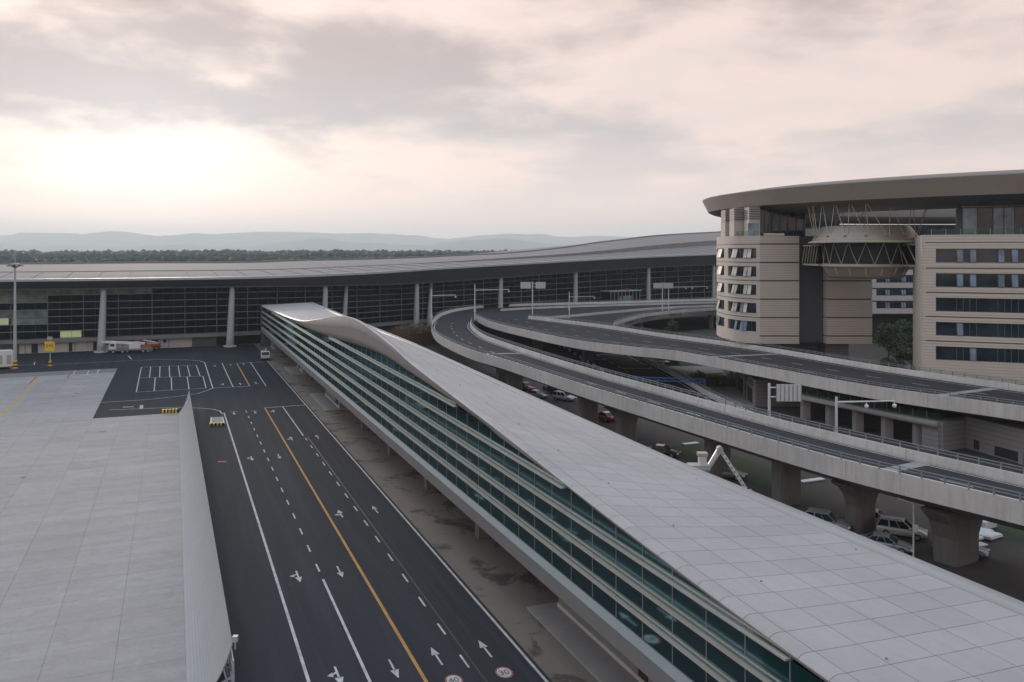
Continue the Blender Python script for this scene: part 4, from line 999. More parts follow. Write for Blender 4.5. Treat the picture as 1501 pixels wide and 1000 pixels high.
    # roof-top storey of the left wing
    MB().prism([(X(1116), y0 + 4), (X(1190), y0 + 4), (X(1290), y0 + 22), (X(1290), y0 + 40), (58, 212), (53.5, 196)], 31.8, 38).build('top_storey', 'window', H)
    for k in range(7): 
        xx = lerp(X(1117), X(1188), k/6); MB().box((xx, y0 + 3.9, 34.5), (.12, .15, 5.4)).build('top_storey_mullion', 'tfascia', H)
    for px0, px1, dd, zt in ((1063, 1076, 192, 39), (1076, 1090, 185, 38.5), (1098, 1114, 179.5, 38.5)):
        xa, xb = (px0-CX)/F*dd, (px1-CX)/F*dd
        MB().box(((xa+xb)/2, dd + 2, 33.6), (xb - xa, 4, 3.6)).build('stair_tower', 'stone', H)
        MB().box(((xa+xb)/2, dd + 2.1, 36.8), (xb - xa - .2, 3.8, 3.0)).build('tower_core', 'tfascia', H)
        for k in range(8): MB().box(((xa+xb)/2, dd + 1.95, 35.55 + k*.38), (xb - xa, 4.1, .14)).build('louvre', 'stone', H)
    MB().box((X(1106), y0 + 1.2, 33.4), (2.2, .1, 2.6)).build('terrace_door', 'sash', H)
    MB().box((X(1140), y0 + 3, 32.25), (4.5, 1.2, .5)).build('roof_plant', 'white_body', H)
    for k in range(4): MB().box((50.0 + k*.9, 181.6 - k*.75, 32.5), (.9, .05, 1.0), -.7).build('balustrade_pane', 'clear_glass', H)
    # ---- rear wing seen through the gap
    yb = 254.0; xa, xb = (1276-CX)/F*yb, (1440-CX)/F*yb
    for k, zc in enumerate([28, 24, 20, 16, 12]):
        wall_panel(H, (xa, yb, 0), (xb, yb, 0), zc - 2.6, zc - 1.0, 1.0, 'white_stone', 'cladding_band', (0, -1, 0))
        MB().box((xa + .9, yb + .4, zc), (1.8, .8, 2.0)).build('cladding_pier', 'white_stone', H)
        window_row(H, (xa + 2.0, yb + .05, 0), (xb, yb + .05, 0), (0, -1, 0), zc, 2.0, [2.6, .7, .7, 1.0], {1: 'sash', 2: 'sash', 5: 'sash', 6: 'sash', 9: 'sash', 10: 'sash'})
    MB().box(((xa+xb)/2, yb + 8, 20), (xb - xa, 14, 22)).build('wing_core', 'tfascia', H)
    MB().box(((xa+xb)/2, yb + 6, 4.5), (xb - xa, 4, 9)).build('wing_base', 'dark', H)
    MB().prism([(xa - 30, yb + 14), (xb + 20, yb + 14), (xb + 20, yb + 30), (xa - 30, yb + 30)], 30, 37.5).build('top_storey', 'window', H)
    # ---- the ring roof
    cx, cy, n = 138.0, 205.0, 160; rings = []
    prof = [(88, 41.3), (87.7, 41.45), (80, 42.6), (72, 42.4), (69, 41.2), (68.4, 38.5), (69.5, 36.5), (76, 36.3), (82, 36.8), (85.0, 37.5), (86.4, 38.1)]
    for i in range(n):
        a = 2*math.pi*i/n; ring = []
        for r, z in prof:
            x, y = cx + r*math.cos(a), cy + r*math.sin(a); ring.append((x, y, z + .013*(y - 140)))
        rings.append(ring)
    rings.append(rings[0])
    m = MB(); m.loft([r[0:6] for r in rings], closed=False, caps=False); rf = m.build('ring_roof', 'bronze', H, True)
    m = MB(); m.loft([[r[k] for k in (5, 6, 7, 8, 9, 10)] for r in rings], closed=False, caps=False); m.build('ring_soffit', 'soffit_dark', H, True)
    m = MB(); m.loft([[r[k] for k in (10, 0)] for r in rings], closed=False, caps=False); m.build('ring_fascia', 'fascia_bronze', H, True)
    # ---- hanging pod
    pc = Vector((71.2, 165, 0)); m = MB()
    def lathe(pr, name, mat, smooth=True, n=48):
        rg = [[(pc.x + r*math.cos(a), pc.y + r*math.sin(a), z) for r, z in pr] for a in [2*math.pi*i/n for i in range(n + 1)]]
        return MB().loft(rg, closed=False, caps=False).build(name, mat, H, smooth)
    lathe([(.01, 33.6), (8.0, 33.5), (8.3, 33.3), (10.0, 31.0), (10.2, 30.6)], 'pod_roof', 'pod'); lathe([(9.6, 30.75), (10.9, 30.35), (10.9, 30.1), (8.4, 30.15), (.01, 30.15)], 'pod_brim', 'pod_frame')
    lathe([(8.0, 30.15), (7.5, 25.9)], 'pod_glass', 'pod_glazing'); lathe([(6.0, 30.1), (6.0, 25.9)], 'pod_core', 'interior')
    lathe([(.01, 25.9), (8.1, 26.0), (8.3, 25.7), (8.3, 25.4), (7.9, 25.3)], 'pod_floor_ring', 'pod_frame'); lathe([(7.7, 25.4), (7.1, 23.6), (6.7, 23.1), (.01, 23.0)], 'pod_base', 'pod')
    for k in range(16):
        a0, a1, a2 = [2*math.pi*(k + f)/16 for f in (0, .5, 1)]
        q = lambda a, r, z: (pc.x + r*math.cos(a), pc.y + r*math.sin(a), z)
        MB().tube(q(a0, 8.25, 30.1), q(a1, 7.95, 25.9), .065, n=6).tube(q(a1, 7.95, 25.9), q(a2, 8.25, 30.1), .065, n=6).build('pod_brace', 'pod_frame', H)
        MB().tube(q(a0, 7.9, 25.4), q(a0, 7.0, 23.8), .22, n=6).build('pod_rib', 'pod_frame', H)
    for k in range(16):
        a = 2*math.pi*k/16; q = lambda a, r, z: (pc.x + r*math.cos(a), pc.y + r*math.sin(a), z)
        for da in (0, .16):
            ta = a - .25 + da*2.2; top = (pc.x + 12.4*math.cos(ta), pc.y + 8.0*math.sin(ta), 37.0); bot = q(a + da*.3, 9.6, 31.4)
            rr = math.hypot(top[0]-cx, top[1]-cy); zt = interp(rr, [69.5, 76, 82, 85.4, 88], [36.5, 36.3, 36.9, 37.7, 40]) + .013*(top[1]-140)
            if rr < 69.5: continue
            if rr > 84.5: top = (cx + (top[0]-cx)*84.5/rr, cy + (top[1]-cy)*84.5/rr, 0); zt = 37.4 + .013*(top[1]-140)
            MB().tube(bot, (top[0], top[1], zt + .1), .06, n=6).build('hanger_rod', 'pod_frame', H)
        MB().box(q(a, 9.6, 31.4), (.5, .5, .3), a).build('hanger_bracket', 'bronze', H)
    for k in range(10):
        a = math.pi*(1.15 + .07*k); MB().box((pc.x + 7.9*math.cos(a), pc.y + 7.9*math.sin(a), 33.25), (.35, .35, .14)).build('pod_lamp', 'tail', H)
    # footbridges from the pod to both wings
    for e0, e1 in (((64.0, 167), (64.8, 178)), ((77.0, 159.5), (78.2, 141))):
        e0, e1 = Vector((*e0, 0)), Vector((*e1, 0)); dd = (e1 - e0).normalized(); nn = Vector((-dd.y, dd.x, 0)); L = (e1 - e0).length
        for z, h in ((25.5, .4), (29.6, .25)):
            MB().para(e0 - nn*1.6 + Vector((0,0,z)), dd*L, nn*3.2, (0,0,h)).build('bridge_deck', 'pod_frame', H)
        for sgn in (-1, 1):
            MB().para(e0 + nn*1.45*sgn + Vector((0,0,25.9)), dd*L, nn*.04, (0,0,3.7)).build('bridge_glass', 'terminal_glass', H)
            for k in range(6):
                a, b = e0 + dd*(L*k/6) + nn*1.62*sgn, e0 + dd*(L*(k+1)/6) + nn*1.62*sgn
                MB().tube((a.x, a.y, 29.6), (b.x, b.y, 25.9), .1, n=6).build('bridge_brace', 'pod_frame', H)
hotel()
# ---- podium with a planted roof under the far ramp
def podium():
    p = thing('garden_podium', 'low grey podium with a lawn roof and glass railing under the far ramp', 'podium', (56, 130, 0))
    f0, f1 = Vector(P(1165, 575, 4.3)), Vector(P(1376, 617, 4.3)); d = (f1 - f0).normalized(); inn = Vector((-d.y, d.x, 0)); L = (f1 - f0).length
    f0.z = f1.z = 0
    MB().para(f0 + Vector((0,0,3.7)), d*L, inn*26, (0,0,.5)).build('roof_slab', 'paving', p)
    MB().para(f0 + inn*.6 + d*.3 + Vector((0,0,4.2)), d*(L - .6), inn*24, (0,0,.22)).build('roof_lawn', 'bright_grass', p)
    MB().loft([[Vector(q) + inn*u + Vector((0,0,z)) for u, z in ((0, 4.25), (-.5, 4.1), (-.75, 3.75), (-.6, 3.35), (0, 3.2))] for q in (f0, f1)]).build('rounded_fascia', 'paving', p, True)
    for k in range(12):
        a = f0 + d*(L*k/12) + inn*.5; MB().para(a + Vector((0,0,4.25)), d*(L/12 - .1), inn*.04, (0,0,1.0)).build('railing_pane', 'clear_glass', p); MB().box((a.x, a.y, 4.75), (.08, .08, 1.1)).build('railing_post', 'rail', p)
    MB().para(f0 + inn*3, d*L, inn*.3, (0,0,3.7)).build('recessed_front', 'dark', p)
    for k in range(5):
        a = f0 + d*(L*(k + .3)/5) + inn*.8; MB().box((a.x, a.y, 1.85), (1.3, 1.3, 3.7)).build('column', 'paving', p)
    MB().para(f1 - d*2.6 - inn*.1, d*2.6, inn*3, (0,0,3.7)).build('end_block', 'grey_stone', p)
    MB().para(f1 + inn*.2, d*.5, inn*22, (0,0,4.15)).build('end_wall', 'grey_stone', p)
    return f1, d, inn
f1, pd, pin = podium()
side = thing('grey_stone_annex', 'plain grey stone wall block with low dark openings beside the podium', 'annex', (66, 118, 0))
a = f1 + pin*5 + pd*.6; b = Vector(Q(1560, 103, 0)); dd = (b - a).normalized(); nn = Vector((-dd.y, dd.x, 0))
MB().para(a, b - a, nn*14, (0,0,4.6)).build('wall', 'grey_stone', side)
MB().para(a + dd*1.5 - nn*.04 + Vector((0,0,.3)), dd*.9, nn*.1, (0,0,1.3)).build('opening', 'dark', side)
MB().para(a + dd*5 - nn*.04 + Vector((0,0,.2)), dd*9, nn*.1, (0,0,1.3)).build('opening', 'dark', side)
MB().para(a + dd*9 - nn*.3, dd*.7, nn*.4, (0,0,1.6)).build('opening_post', 'paving', side)
base = thing('hotel_ground_block', 'grey stone ground block with louvres and dark doorways below the rounded hotel front', 'annex', (46, 152, 0))
MB().prism([(44.6, 150), (48.8, 190), (66, 188), (58, 154)], 0, 4.8).build('wall', 'grey_stone', base)
fa, fb = Vector((44.6, 150, 0)), Vector((48.8, 190, 0)); ld = (fb - fa).normalized(); ln = Vector((-ld.y, ld.x, 0))
for u, z, w, h, mt in ((3, .1, 5, 2.6, 'dark'), (9.5, .1, 1.2, 2.4, 'dark'), (13, .1, 6, 2.8, 'dark'), (2, 3.2, 3.5, 1.2, 'dark'), (8, 3.2, 2.5, 1.2, 'dark'), (21, .1, 4, 3.4, 'window'), (28, .1, 6, 3.4, 'window')):
    MB().para(fa + ld*u + ln*.04 + Vector((0,0,z)), ld*w, -ln*.1, (0,0,h)).build('doorway' if z < 1 else 'louvre_opening', mt, base)
    if z > 1:
        for k in range(4): MB().para(fa + ld*u + ln*.10 + Vector((0,0,z + .1 + k*.3)), ld*w, -ln*.08, (0,0,.09)).build('louvre_blade', 'paving', base)
# ================================================================== VEHICLES
def lbox(m, x0, x1, y0, y1, z0, z1): return m.para((x0, y0, z0), (x1-x0, 0, 0), (0, y1-y0, 0), (0, 0, z1-z0))
def lpart(m, name, mat, root, smooth=False):                 # part in the local frame of a rotated root
    me = bpy.data.meshes.new(name); me.from_pydata(m.v, [], m.f); me.materials.append(MT[mat] if isinstance(mat, str) else mat)
    if smooth: me.polygons.foreach_set('use_smooth', [True]*len(me.polygons))
    return link(name, me, root)
def wheel(root, x, y, r, w):
    m = MB().tube((x, y - w/2, r), (x, y + w/2, r), r, n=18); o = lpart(m, 'wheel', 'tyre', root)
    s = 1 if y > 0 else -1
    lpart(MB().tube((x, y + s*w*.4, r), (x, y + s*(w*.5 + .015), r), r*.62, n=14), 'rim', 'rim', o)
def car(label, loc, rz, color, kind='suv'):
    c = thing('parked_car', label, 'car', (loc[0], loc[1], 0.0), 'cars parked under the ramps', rz)
    pm = CARP[color]; suv = kind == 'suv'
    L, W = (2.32, .93) if suv else (2.35, .90); belt = 1.02 if suv else .92; roof = 1.68 if suv else 1.45
    st = [(-L, .52, belt - .16, .80), (-L + .10, .40, belt - .02, .93), (-L + .5, .32, belt + .02, 1.0), (-.6, .28, belt, 1.0), (.75, .28, belt - .02, 1.0), (1.15, .29, belt - .05, 1.0), (1.75, .32, belt - .16, .97), (L - .14, .36, belt - .28, .90), (L, .45, belt - .42, .76)]
    rings = []
    for x, z0, z1, k in st:
        w = W*k; rings.append([(x, -w*.9, z0), (x, -w, z0 + .14), (x, -w, lerp(z0, z1, .65)), (x, -w*.93, z1), (x, 0, z1 + .03), (x, w*.93, z1), (x, w, lerp(z0, z1, .65)), (x, w, z0 + .14), (x, w*.9, z0)])
    lpart(MB().loft(rings), 'body', pm, c, True)
    xr, xf, tr, tf = (-L + .08, .95, -L + .42, .18) if suv else (-1.75, .98, -1.05, .25)
    cab = lambda k, ins=0: None
    b = [(xr, -W*.92, belt), (xf, -W*.92, belt - .02), (xf, W*.92, belt - .02), (xr, W*.92, belt)]; t = [(tr, -W*.74, roof - .05), (tf, -W*.74, roof - .05), (tf, W*.74, roof - .05), (tr, W*.74, roof - .05)]
    lpart(MB().loft([b, t]), 'window_glass', 'window', c)
    lpart(MB().loft([[(tr - .06, -W*.76, roof - .06), (tf + .06, -W*.76, roof - .06), (tf + .06, W*.76, roof - .06), (tr - .06, W*.76, roof - .06)], [(tr + .1, -W*.66, roof), (tf - .1, -W*.66, roof), (tf - .1, W*.66, roof), (tr + .1, W*.66, roof)]]), 'roof', pm, c)
    for s in (-1, 1):
        pl = MB()
        for f in (0.0, .36, .66, 1.0):
            p0 = Vector((lerp(xr, xf, f), s*W*.925, belt)); p1 = Vector((lerp(tr, tf, f), s*W*.745, roof - .05)); pl.beam(p0, p1, .09, .05)
        lpart(pl, 'pillars', pm, c)
        lpart(lbox(MB(), L - .22, L - .03, s*W*.78 - .16, s*W*.78 + .13, belt - .42, belt - .27), 'headlight', 'lamp_glass', c)
        lpart(lbox(MB(), -L + .0, -L + .14, s*W*.74 - .13, s*W*.74 + .13, belt - .26, belt - .06), 'tail_light', 'tail', c)
        lpart(lbox(MB(), .62, .82, s*W*1.0 - (.0 if s > 0 else .2), s*W*1.0 + (.2 if s > 0 else 0), belt, belt + .14), 'mirror', pm, c)
        if suv: lpart(MB().beam((tr, s*W*.6, roof + .05), (tf - .1, s*W*.6, roof + .05), .05), 'roof_rail', 'rail', c)
        for x in (-1.38, 1.40):
            wheel(c, x, s*(W - .1), .35, .24)
    lpart(lbox(MB(), L - .1, L + .02, -.5, .5, belt - .52, belt - .36), 'grille', 'black_paint', c)
    return c
def at(px, py): return P(px, py)
car('white off-road car parked under the near ramp beside a dark pillar', at(841*.0 + 827, 587), math.radians(-35), 'white')
car('smaller white car just behind the white off-road car', at(808, 572), math.radians(-60), 'white', 'sedan')
car('red car parked farthest left under the near ramp', at(772, 571), math.radians(-65), 'red', 'sedan')
car('silver car half hidden by the roof edge left of the white off-road car', at(787, 583), math.radians(-40), 'silver', 'sedan')
car('dark car tucked in behind the white off-road car', at(818, 578), math.radians(-45), 'black', 'suv')
car('red car in front of the flared pillar under the ramp', at(887, 616), math.radians(120), 'red', 'sedan')
car('black car just showing above the roof edge in the yard', at(972, 668), math.radians(-25), 'black', 'sedan')
car('black car on the path beside the lawn behind the lower road', at(985, 534), math.radians(215), 'green', 'suv')
car('silver estate car left of the large flared pier', at(1213, 775), math.radians(-32), 'silver')
car('white estate car between the two large piers', at(1322, 786), math.radians(-28), 'white')
car('pale silver car in front of the white estate car', at(1299, 806), math.radians(-30), 'silver', 'sedan')
car('white car mostly hidden behind the large flared pier', at(1283, 768), math.radians(-30), 'white', 'sedan')
car('pale blue-grey saloon right of the widest pier', at(1408, 812), math.radians(-35), 'silver', 'sedan')
car('silver car behind the white folding boom', at(1066, 700), math.radians(-30), 'silver', 'sedan')

def crane_truck():
    p = P(193, 517); c = thing('crane_truck', 'long white and orange crane truck parked before the terminal column', 'truck', (p[0], p[1], 0), None, math.radians(198))
    lpart(lbox(MB(), -5.6, 5.6, -1.2, 1.2, .8, 1.25), 'chassis', 'rail', c)
    m = MB().loft([[(x, -1.2, z) for x, z in ((3.9, 1.2), (5.7, 1.2), (5.75, 2.0), (5.35, 2.95), (3.9, 2.95))], [(x, 1.2, z) for x, z in ((3.9, 1.2), (5.7, 1.2), (5.75, 2.0), (5.35, 2.95), (3.9, 2.95))]]); cab = lpart(m, 'cab', 'white_body', c)
    for s in (-1, 1): lpart(lbox(MB(), 4.3, 5.3, s*1.21 - .02, s*1.21 + .02, 2.0, 2.75), 'side_window', 'window', cab)
    lpart(MB().para((5.74, -1.0, 2.05), (0, 2, 0), (-.33, 0, .8), (.03, 0, .01)), 'windscreen', 'window', cab)
    lpart(lbox(MB(), -2.4, .6, -1.15, 1.15, 1.25, 2.5), 'turret', 'white_body', c); lpart(lbox(MB(), -2.0, -.4, .3, 1.2, 1.9, 3.2), 'operator_cab', 'white_body', c)
    lpart(lbox(MB(), -5.2, -2.6, -1.1, 1.1, 1.25, 1.9), 'counterweight', 'orange', c)
    lpart(MB().beam((-3.4, 0, 2.5), (6.6, 0, 3.25), .75, .7), 'boom', 'white_body', c); lpart(MB().beam((6.5, 0, 3.25), (7.8, 0, 3.3), .5, .45), 'boom_tip', 'white_body', c)
    for x in (-4.4, -3.1, 2.2, 4.6):
        for s in (-1, 1): wheel(c, x, s*1.05, .52, .38)
    for x in (-5.2, 1.0):
        for s in (-1, 1): lpart(lbox(MB(), x - .2, x + .2, s*1.3 - .15, s*1.3 + .15, .3, 1.2), 'outrigger', 'orange', c)
crane_truck()
def box_truck(label, p, rz, cabm, bodym, name='service_truck'):
    c = thing(name, label, 'truck', (p[0], p[1], 0), None, rz)
    lpart(lbox(MB(), -3.0, 3.2, -1.05, 1.05, .6, .95), 'chassis', 'black_paint', c)
    pr = ((1.5, .7), (3.2, .7), (3.25, 1.5), (2.95, 2.4), (1.5, 2.4)); cab = lpart(MB().loft([[(x, -1.05, z) for x, z in pr], [(x, 1.05, z) for x, z in pr]]), 'cab', cabm, c)
    lpart(MB().para((3.26, -.9, 1.5), (0, 1.8, 0), (-.29, 0, .78), (.03, 0, .01)), 'windscreen', 'window', cab)
    for s in (-1, 1):
        lpart(lbox(MB(), 1.8, 2.8, s*1.06 - .02, s*1.06 + .02, 1.5, 2.2), 'side_window', 'window', cab); lpart(lbox(MB(), 3.2, 3.3, s*.75 - .15, s*.75 + .15, .85, 1.05), 'headlight', 'lamp_glass', c)
        for x in (-1.9, 2.2): wheel(c, x, s*.92, .45, .3)
    lpart(lbox(MB(), -3.0, 1.2, -1.05, 1.05, .95, 1.3), 'flatbed', bodym, c)
    for s in (-1, 1): lpart(lbox(MB(), -3.0, 1.2, s*1.05 - .04, s*1.05 + .04, 1.3, 1.65), 'bed_side', bodym, c)
    lpart(lbox(MB(), -2.4, .6, -.8, .8, 1.3, 2.1), 'load', 'steel', c); lpart(MB().beam((-1.8, .3, 2.1), (1.6, .2, 2.9), .3), 'folded_arm', 'white_body', c)
    return c
box_truck('red truck behind the crane truck by the terminal wall', P(219, 512.5), math.radians(200), 'red_body', 'red_body')
box_truck('small white flatbed truck by the far end of the glass concourse', P(388, 527), math.radians(-70), 'white_body', 'orange')
# white ground power cabinet on the far left
def cabinet():
    p = P(7, 540); c = thing('equipment_cabinet', 'white boxed equipment trailer at the left edge beside the mast', 'trailer', (p[0], p[1], 0), None, math.radians(24))
    lpart(MB().loft([[(x, -1.6, z) for x, z in ((-2.0, .6), (2.0, .6), (2.0, 3.6), (1.2, 4.4), (-2.0, 4.4))], [(x, 1.6, z) for x, z in ((-2.0, .6), (2.0, .6), (2.0, 3.6), (1.2, 4.4), (-2.0, 4.4))]]), 'housing', 'white_body', c)
    for x in (-1.2, .6): lpart(lbox(MB(), x, x + .9, -1.66, -1.6, 1.2, 3.4), 'vent_panel', 'steel', c)
    lpart(lbox(MB(), 2.0, 2.06, -1.1, 1.1, 1.2, 3.3), 'side_panel', 'rail', c)
    for x in (-1.4, 1.4):
        for s in (-1, 1): wheel(c, x, s*1.3, .4, .3)
    lpart(lbox(MB(), -2.1, 2.1, -1.65, 1.65, .42, .6), 'base_frame', 'orange', c)
cabinet()
# ================================================================== MASTS, SIGNS, POLES
def mast():
    p = P(22, 541); m = thing('floodlight_mast', 'tall grey floodlight mast with a ring of lamps at the left edge', 'mast', (p[0], p[1], 0)); x, y = p[:2]
    MB().tube((x, y, 0), (x, y, 25.6), .42, .2, 12).build('pole', 'steel', m)
    MB().tube((x, y, 25.6), (x, y, 28.3), .05, .03).build('lightning_rod', 'steel', m)
    MB().loft([[(x + r*math.cos(a), y + r*math.sin(a), z) for a in [2*math.pi*i/16 for i in range(16)]] for r, z in ((.4, 24.6), (1.5, 25.3), (1.5, 25.5), (.3, 25.55))]).build('lamp_ring', 'rail', m)
    for k in range(8):
        a = 2*math.pi*k/8; MB().box((x + 1.5*math.cos(a), y + 1.5*math.sin(a), 25.1), (.55, .4, .35), a).build('floodlight', 'steel', m)
    for k in range(5): MB().tube((x, y, .1 + k*.4), (x, y, .5 + k*.4), .5, .5, 12).build('base_stripe', ['sign_yellow', 'black_paint'][k % 2], m)
    MB().box((x, y, .1), (1.4, 1.4, .25)).build('base_plate', 'orange', m)
mast()
def stand_sign():
    p = P(73.5, 537); s = thing('stand_number_sign', 'yellow stand number board reading 545 on a striped post', 'sign', (p[0], p[1], 0)); x, y = p[:2]
    MB().tube((x, y, 0), (x, y, 6.6), .14, .12).build('post', 'steel', s)
    ang = math.atan2(-x, y); 
    MB().box((x, y - .2, 5.0), (2.5, .12, 2.3), 0).build('board', 'sign_yellow', s)
    me = textmesh('545', 1.25); me.transform(Matrix.Rotation(math.pi/2, 4, 'X')); me.materials.append(MT['black_paint']); o = link('board_number', me, s); o.location = (0, -.275, 5.1)
    MB().box((x, y - .1, 7.0), (1.1, .5, .7)).build('beacon', 'steel', s)
    for k in range(3): MB().tube((x, y, .1 + k*.4), (x, y, .5 + k*.4), .35, .35, 10).build('base_stripe', ['sign_yellow', 'black_paint'][k % 2], s)
    MB().box((x, y, .08), (1.5, 1.0, .16)).build('base_plate', 'orange', s)
stand_sign()
def camera_pole(label, px, py_top, d, zbase, arm_px, arm_py, cams=(1.0,), r=.16, name='camera_pole'):
    x, y, _ = Q(px, d, 0); zt = CH - (py_top - HZ)*d/F; za = CH - (arm_py - HZ)*d/F; xe = (arm_px - CX)/F*d
    c = thing(name, label, 'pole', (x, y, zbase), 'white camera poles on the ramps')
    MB().tube((x, y, zbase), (x, y, zt), r, r*.75, 10).build('post', 'galv', c)
    MB().tube((x, y, zbase + 2.6), (x, y, zbase + 3.4), r*1.7, r*1.7, 8).build('junction_box', 'galv', c)
    MB().tube((x, y, za), (xe, y - .6, za + .25), r*.6, r*.45).build('arm', 'galv', c)
    for f in cams:
        cx = lerp(x, xe, f); cy = lerp(y, y - .6, f); z = za + .25*f
        MB().tube((cx, cy, z), (cx, cy, z - .45), .05, .05, 6).loft([[(cx + rr*math.cos(a), cy + rr*math.sin(a), zz) for a in [2*math.pi*i/10 for i in range(10)]] for rr, zz in ((.1, z - .35), (.24, z - .45), (.26, z - .65), (.14, z - .85))]).build('dome_camera', 'white_body', c)
camera_pole('white camera pole leftmost on the outer curve of the near ramp', 632.5, 425, 236, 7.0, 668, 433.5, r=.2)
camera_pole('white camera pole standing at the nose between the two ramps', 696, 417, 258, 7.0, 746, 425.5, r=.22)
camera_pole('white camera pole on the forecourt deck right of the double sign', 834.5, 427.5, 268, 7.0, 871, 435.5, r=.17)
camera_pole('white camera pole with two domes beside the grass podium', 1226, 582, 103, 0.0, 1308, 589.5, (.52, 1.0), r=.2)
camera_pole('thin white camera pole with long arm near the hotel front', 980, 418, 300, 7.0, 1036, 421, (.45, .62, 1.0), r=.18)
def sign_gantry(label, px, d, y_top, y_bot, boards, zbase):
    x, y, _ = Q(px, d, 0); zz = lambda py: CH - (py - HZ)*d/F
    g = thing('road_sign', label, 'sign', (x, y, zbase))
    MB().tube((x, y, zbase), (x, y, zz(y_top - 1)), .2, .17, 10).build('post', 'galv', g)
    for a, b in boards:
        xa, xb = (a - CX)/F*d, (b - CX)/F*d
        bd = MB().para((xa, y - .3, zz(y_bot)), (xb - xa, 0, 0), (0, .1, 0), (0, 0, zz(y_top) - zz(y_bot))).build('board_back', 'galv', g)
        rb = MB(); nrib = max(3, int((xb - xa)/.55))
        for k in range(nrib + 1): rb.box((lerp(xa, xb, k/nrib), y - .36, (zz(y_top) + zz(y_bot))/2), (.06, .1, zz(y_top) - zz(y_bot)))
        rb.build('rib', 'rail', bd)
    lo, hi = min(b[0] for b in boards), max(b[1] for b in boards)
    for f in (.25, .8): z = lerp(zz(y_bot), zz(y_top), f); MB().tube((min((lo - CX)/F*d, x), y - .12, z), ((hi - CX)/F*d, y - .12, z), .09, .09).build('crossarm', 'galv', g)
sign_gantry('pair of white road sign boards on one post above the ramp curve', 780.5, 268, 413.5, 423, ((763, 778), (785, 799.5)), 7.0)
sign_gantry('pair of road sign boards on a post nearest the hotel', 971, 300, 415, 422.5, ((957.5, 970), (972, 986.5)), 7.0)
sign_gantry('large grey sign board seen from behind above the near ramp', 1127.5, 112, 563, 588, ((1137, 1173.5),), 0.0)
# ================================================================== SITE ODDS AND ENDS
def boom_lift():
    p = Q(1027, 86, 0); d = 86; zz = lambda py: CH - (py - HZ)*d/F; X = lambda px: (px - CX)/F*d
    c = thing('boom_lift', 'white articulated boom lift folded like an elbow behind the roof edge', 'boom lift', (p[0], d, 0)); x = p[0]
    MB().box((x, d, .75), (3.6, 2.0, .7)).build('chassis', 'white_body', c)
    for sx in (-1.2, 1.2):
        for sy in (-1, 1): MB().tube((x + sx, d + sy*.95, .45), (x + sx, d + sy*1.2, .45), .45, n=14).build('wheel', 'tyre', c)
    MB().box((x, d, 3.2), (.7, .7, 4.4)).build('riser', 'white_body', c)
    MB().box((x - .25, d, zz(684)), (2.2, 1.3, .5)).build('turntable', 'pale_concrete', c); MB().box((x + .15, d - .1, zz(674)), (.75, .8, 1.1)).build('motor_housing', 'white_body', c); MB().box((x + .15, d - .1, zz(665.5)), (1.0, .9, .35)).build('housing_cap', 'ledge', c)
    MB().beam((X(1035), d, zz(690)), (X(1054), d, zz(658)), .32, .36).build('boom_arm', 'white_body', c); MB().beam((X(1037), d - .3, zz(690)), (X(1055), d - .3, zz(662)), .12, .12).build('levelling_rod', 'steel', c)
    MB().tube((X(1055), d - .35, zz(658.5)), (X(1055), d + .35, zz(658.5)), .32, n=12).build('elbow_joint', 'steel', c)
    MB().beam((X(1055), d, zz(658.5)), (X(1093), d, zz(716)), .36, .34).build('boom_arm', 'white_body', c)
    pl = MB()
    for k in range(8): q = lerp(0.12, .9, k/7); pl.box((lerp(X(1055), X(1093), q), d - .2, lerp(zz(658.5), zz(716), q)), (.16, .06, .16))
    pl.build('arm_slots', 'rail', c)
    b = (X(1095), d, zz(722)); bk = MB()
    for dx in (-.5, .5):
        for dy in (-.4, .4): bk.box((b[0] + dx, b[1] + dy, b[2] - .3), (.06, .06, 1.1))
    for dz in (-.8, -.3, .2):
        for a_, b_ in (((-.5, -.4), (.5, -.4)), ((.5, -.4), (.5, .4)), ((.5, .4), (-.5, .4)), ((-.5, .4), (-.5, -.4))): bk.beam((b[0]+a_[0], b[1]+a_[1], b[2]+dz), (b[0]+b_[0], b[1]+b_[1], b[2]+dz), .05)
    bk.build('basket', 'galv', c)
boom_lift()
def barrier(label, pa, pb, n):
    c = thing('striped_barrier', label, 'barrier', (pa[0], pa[1], 0)); a, b = Vector(pa), Vector(pb)
    for k in range(n): MB().beam(a.lerp(b, k/n) + Vector((0,0,.35)), a.lerp(b, (k + .96)/n) + Vector((0,0,.35)), .45, .7).build('block', ['sign_yellow', 'black_paint'][k % 2], c)
barrier('short yellow and black barrier at the tip of the blast fence', P(238, 606), P(262, 605), 10)
pit = thing('pit_cover', 'blue-grey glazed pit cover with striped kerb beside the road line', 'cover', P(318, 619))
q = [Vector(P(*k)) for k in ((308, 623.5), (329.5, 623), (327, 613), (309, 613.5))]
MB().prism([p[:2] for p in q], 0, .22).build('frame', 'rail', pit)
ctr = sum(q, Vector())/4; MB().prism([(ctr + (p - ctr)*.86)[:2] for p in q], .22, .3).build('glass_top', 'paving', pit)
for k in range(8): MB().beam(q[0].lerp(q[1], k/8) + Vector((0,-.3,.22)), q[0].lerp(q[1], (k + .95)/8) + Vector((0,-.3,.22)), .35, .4).build('kerb_block', ['sign_yellow', 'black_paint'][k % 2], pit)
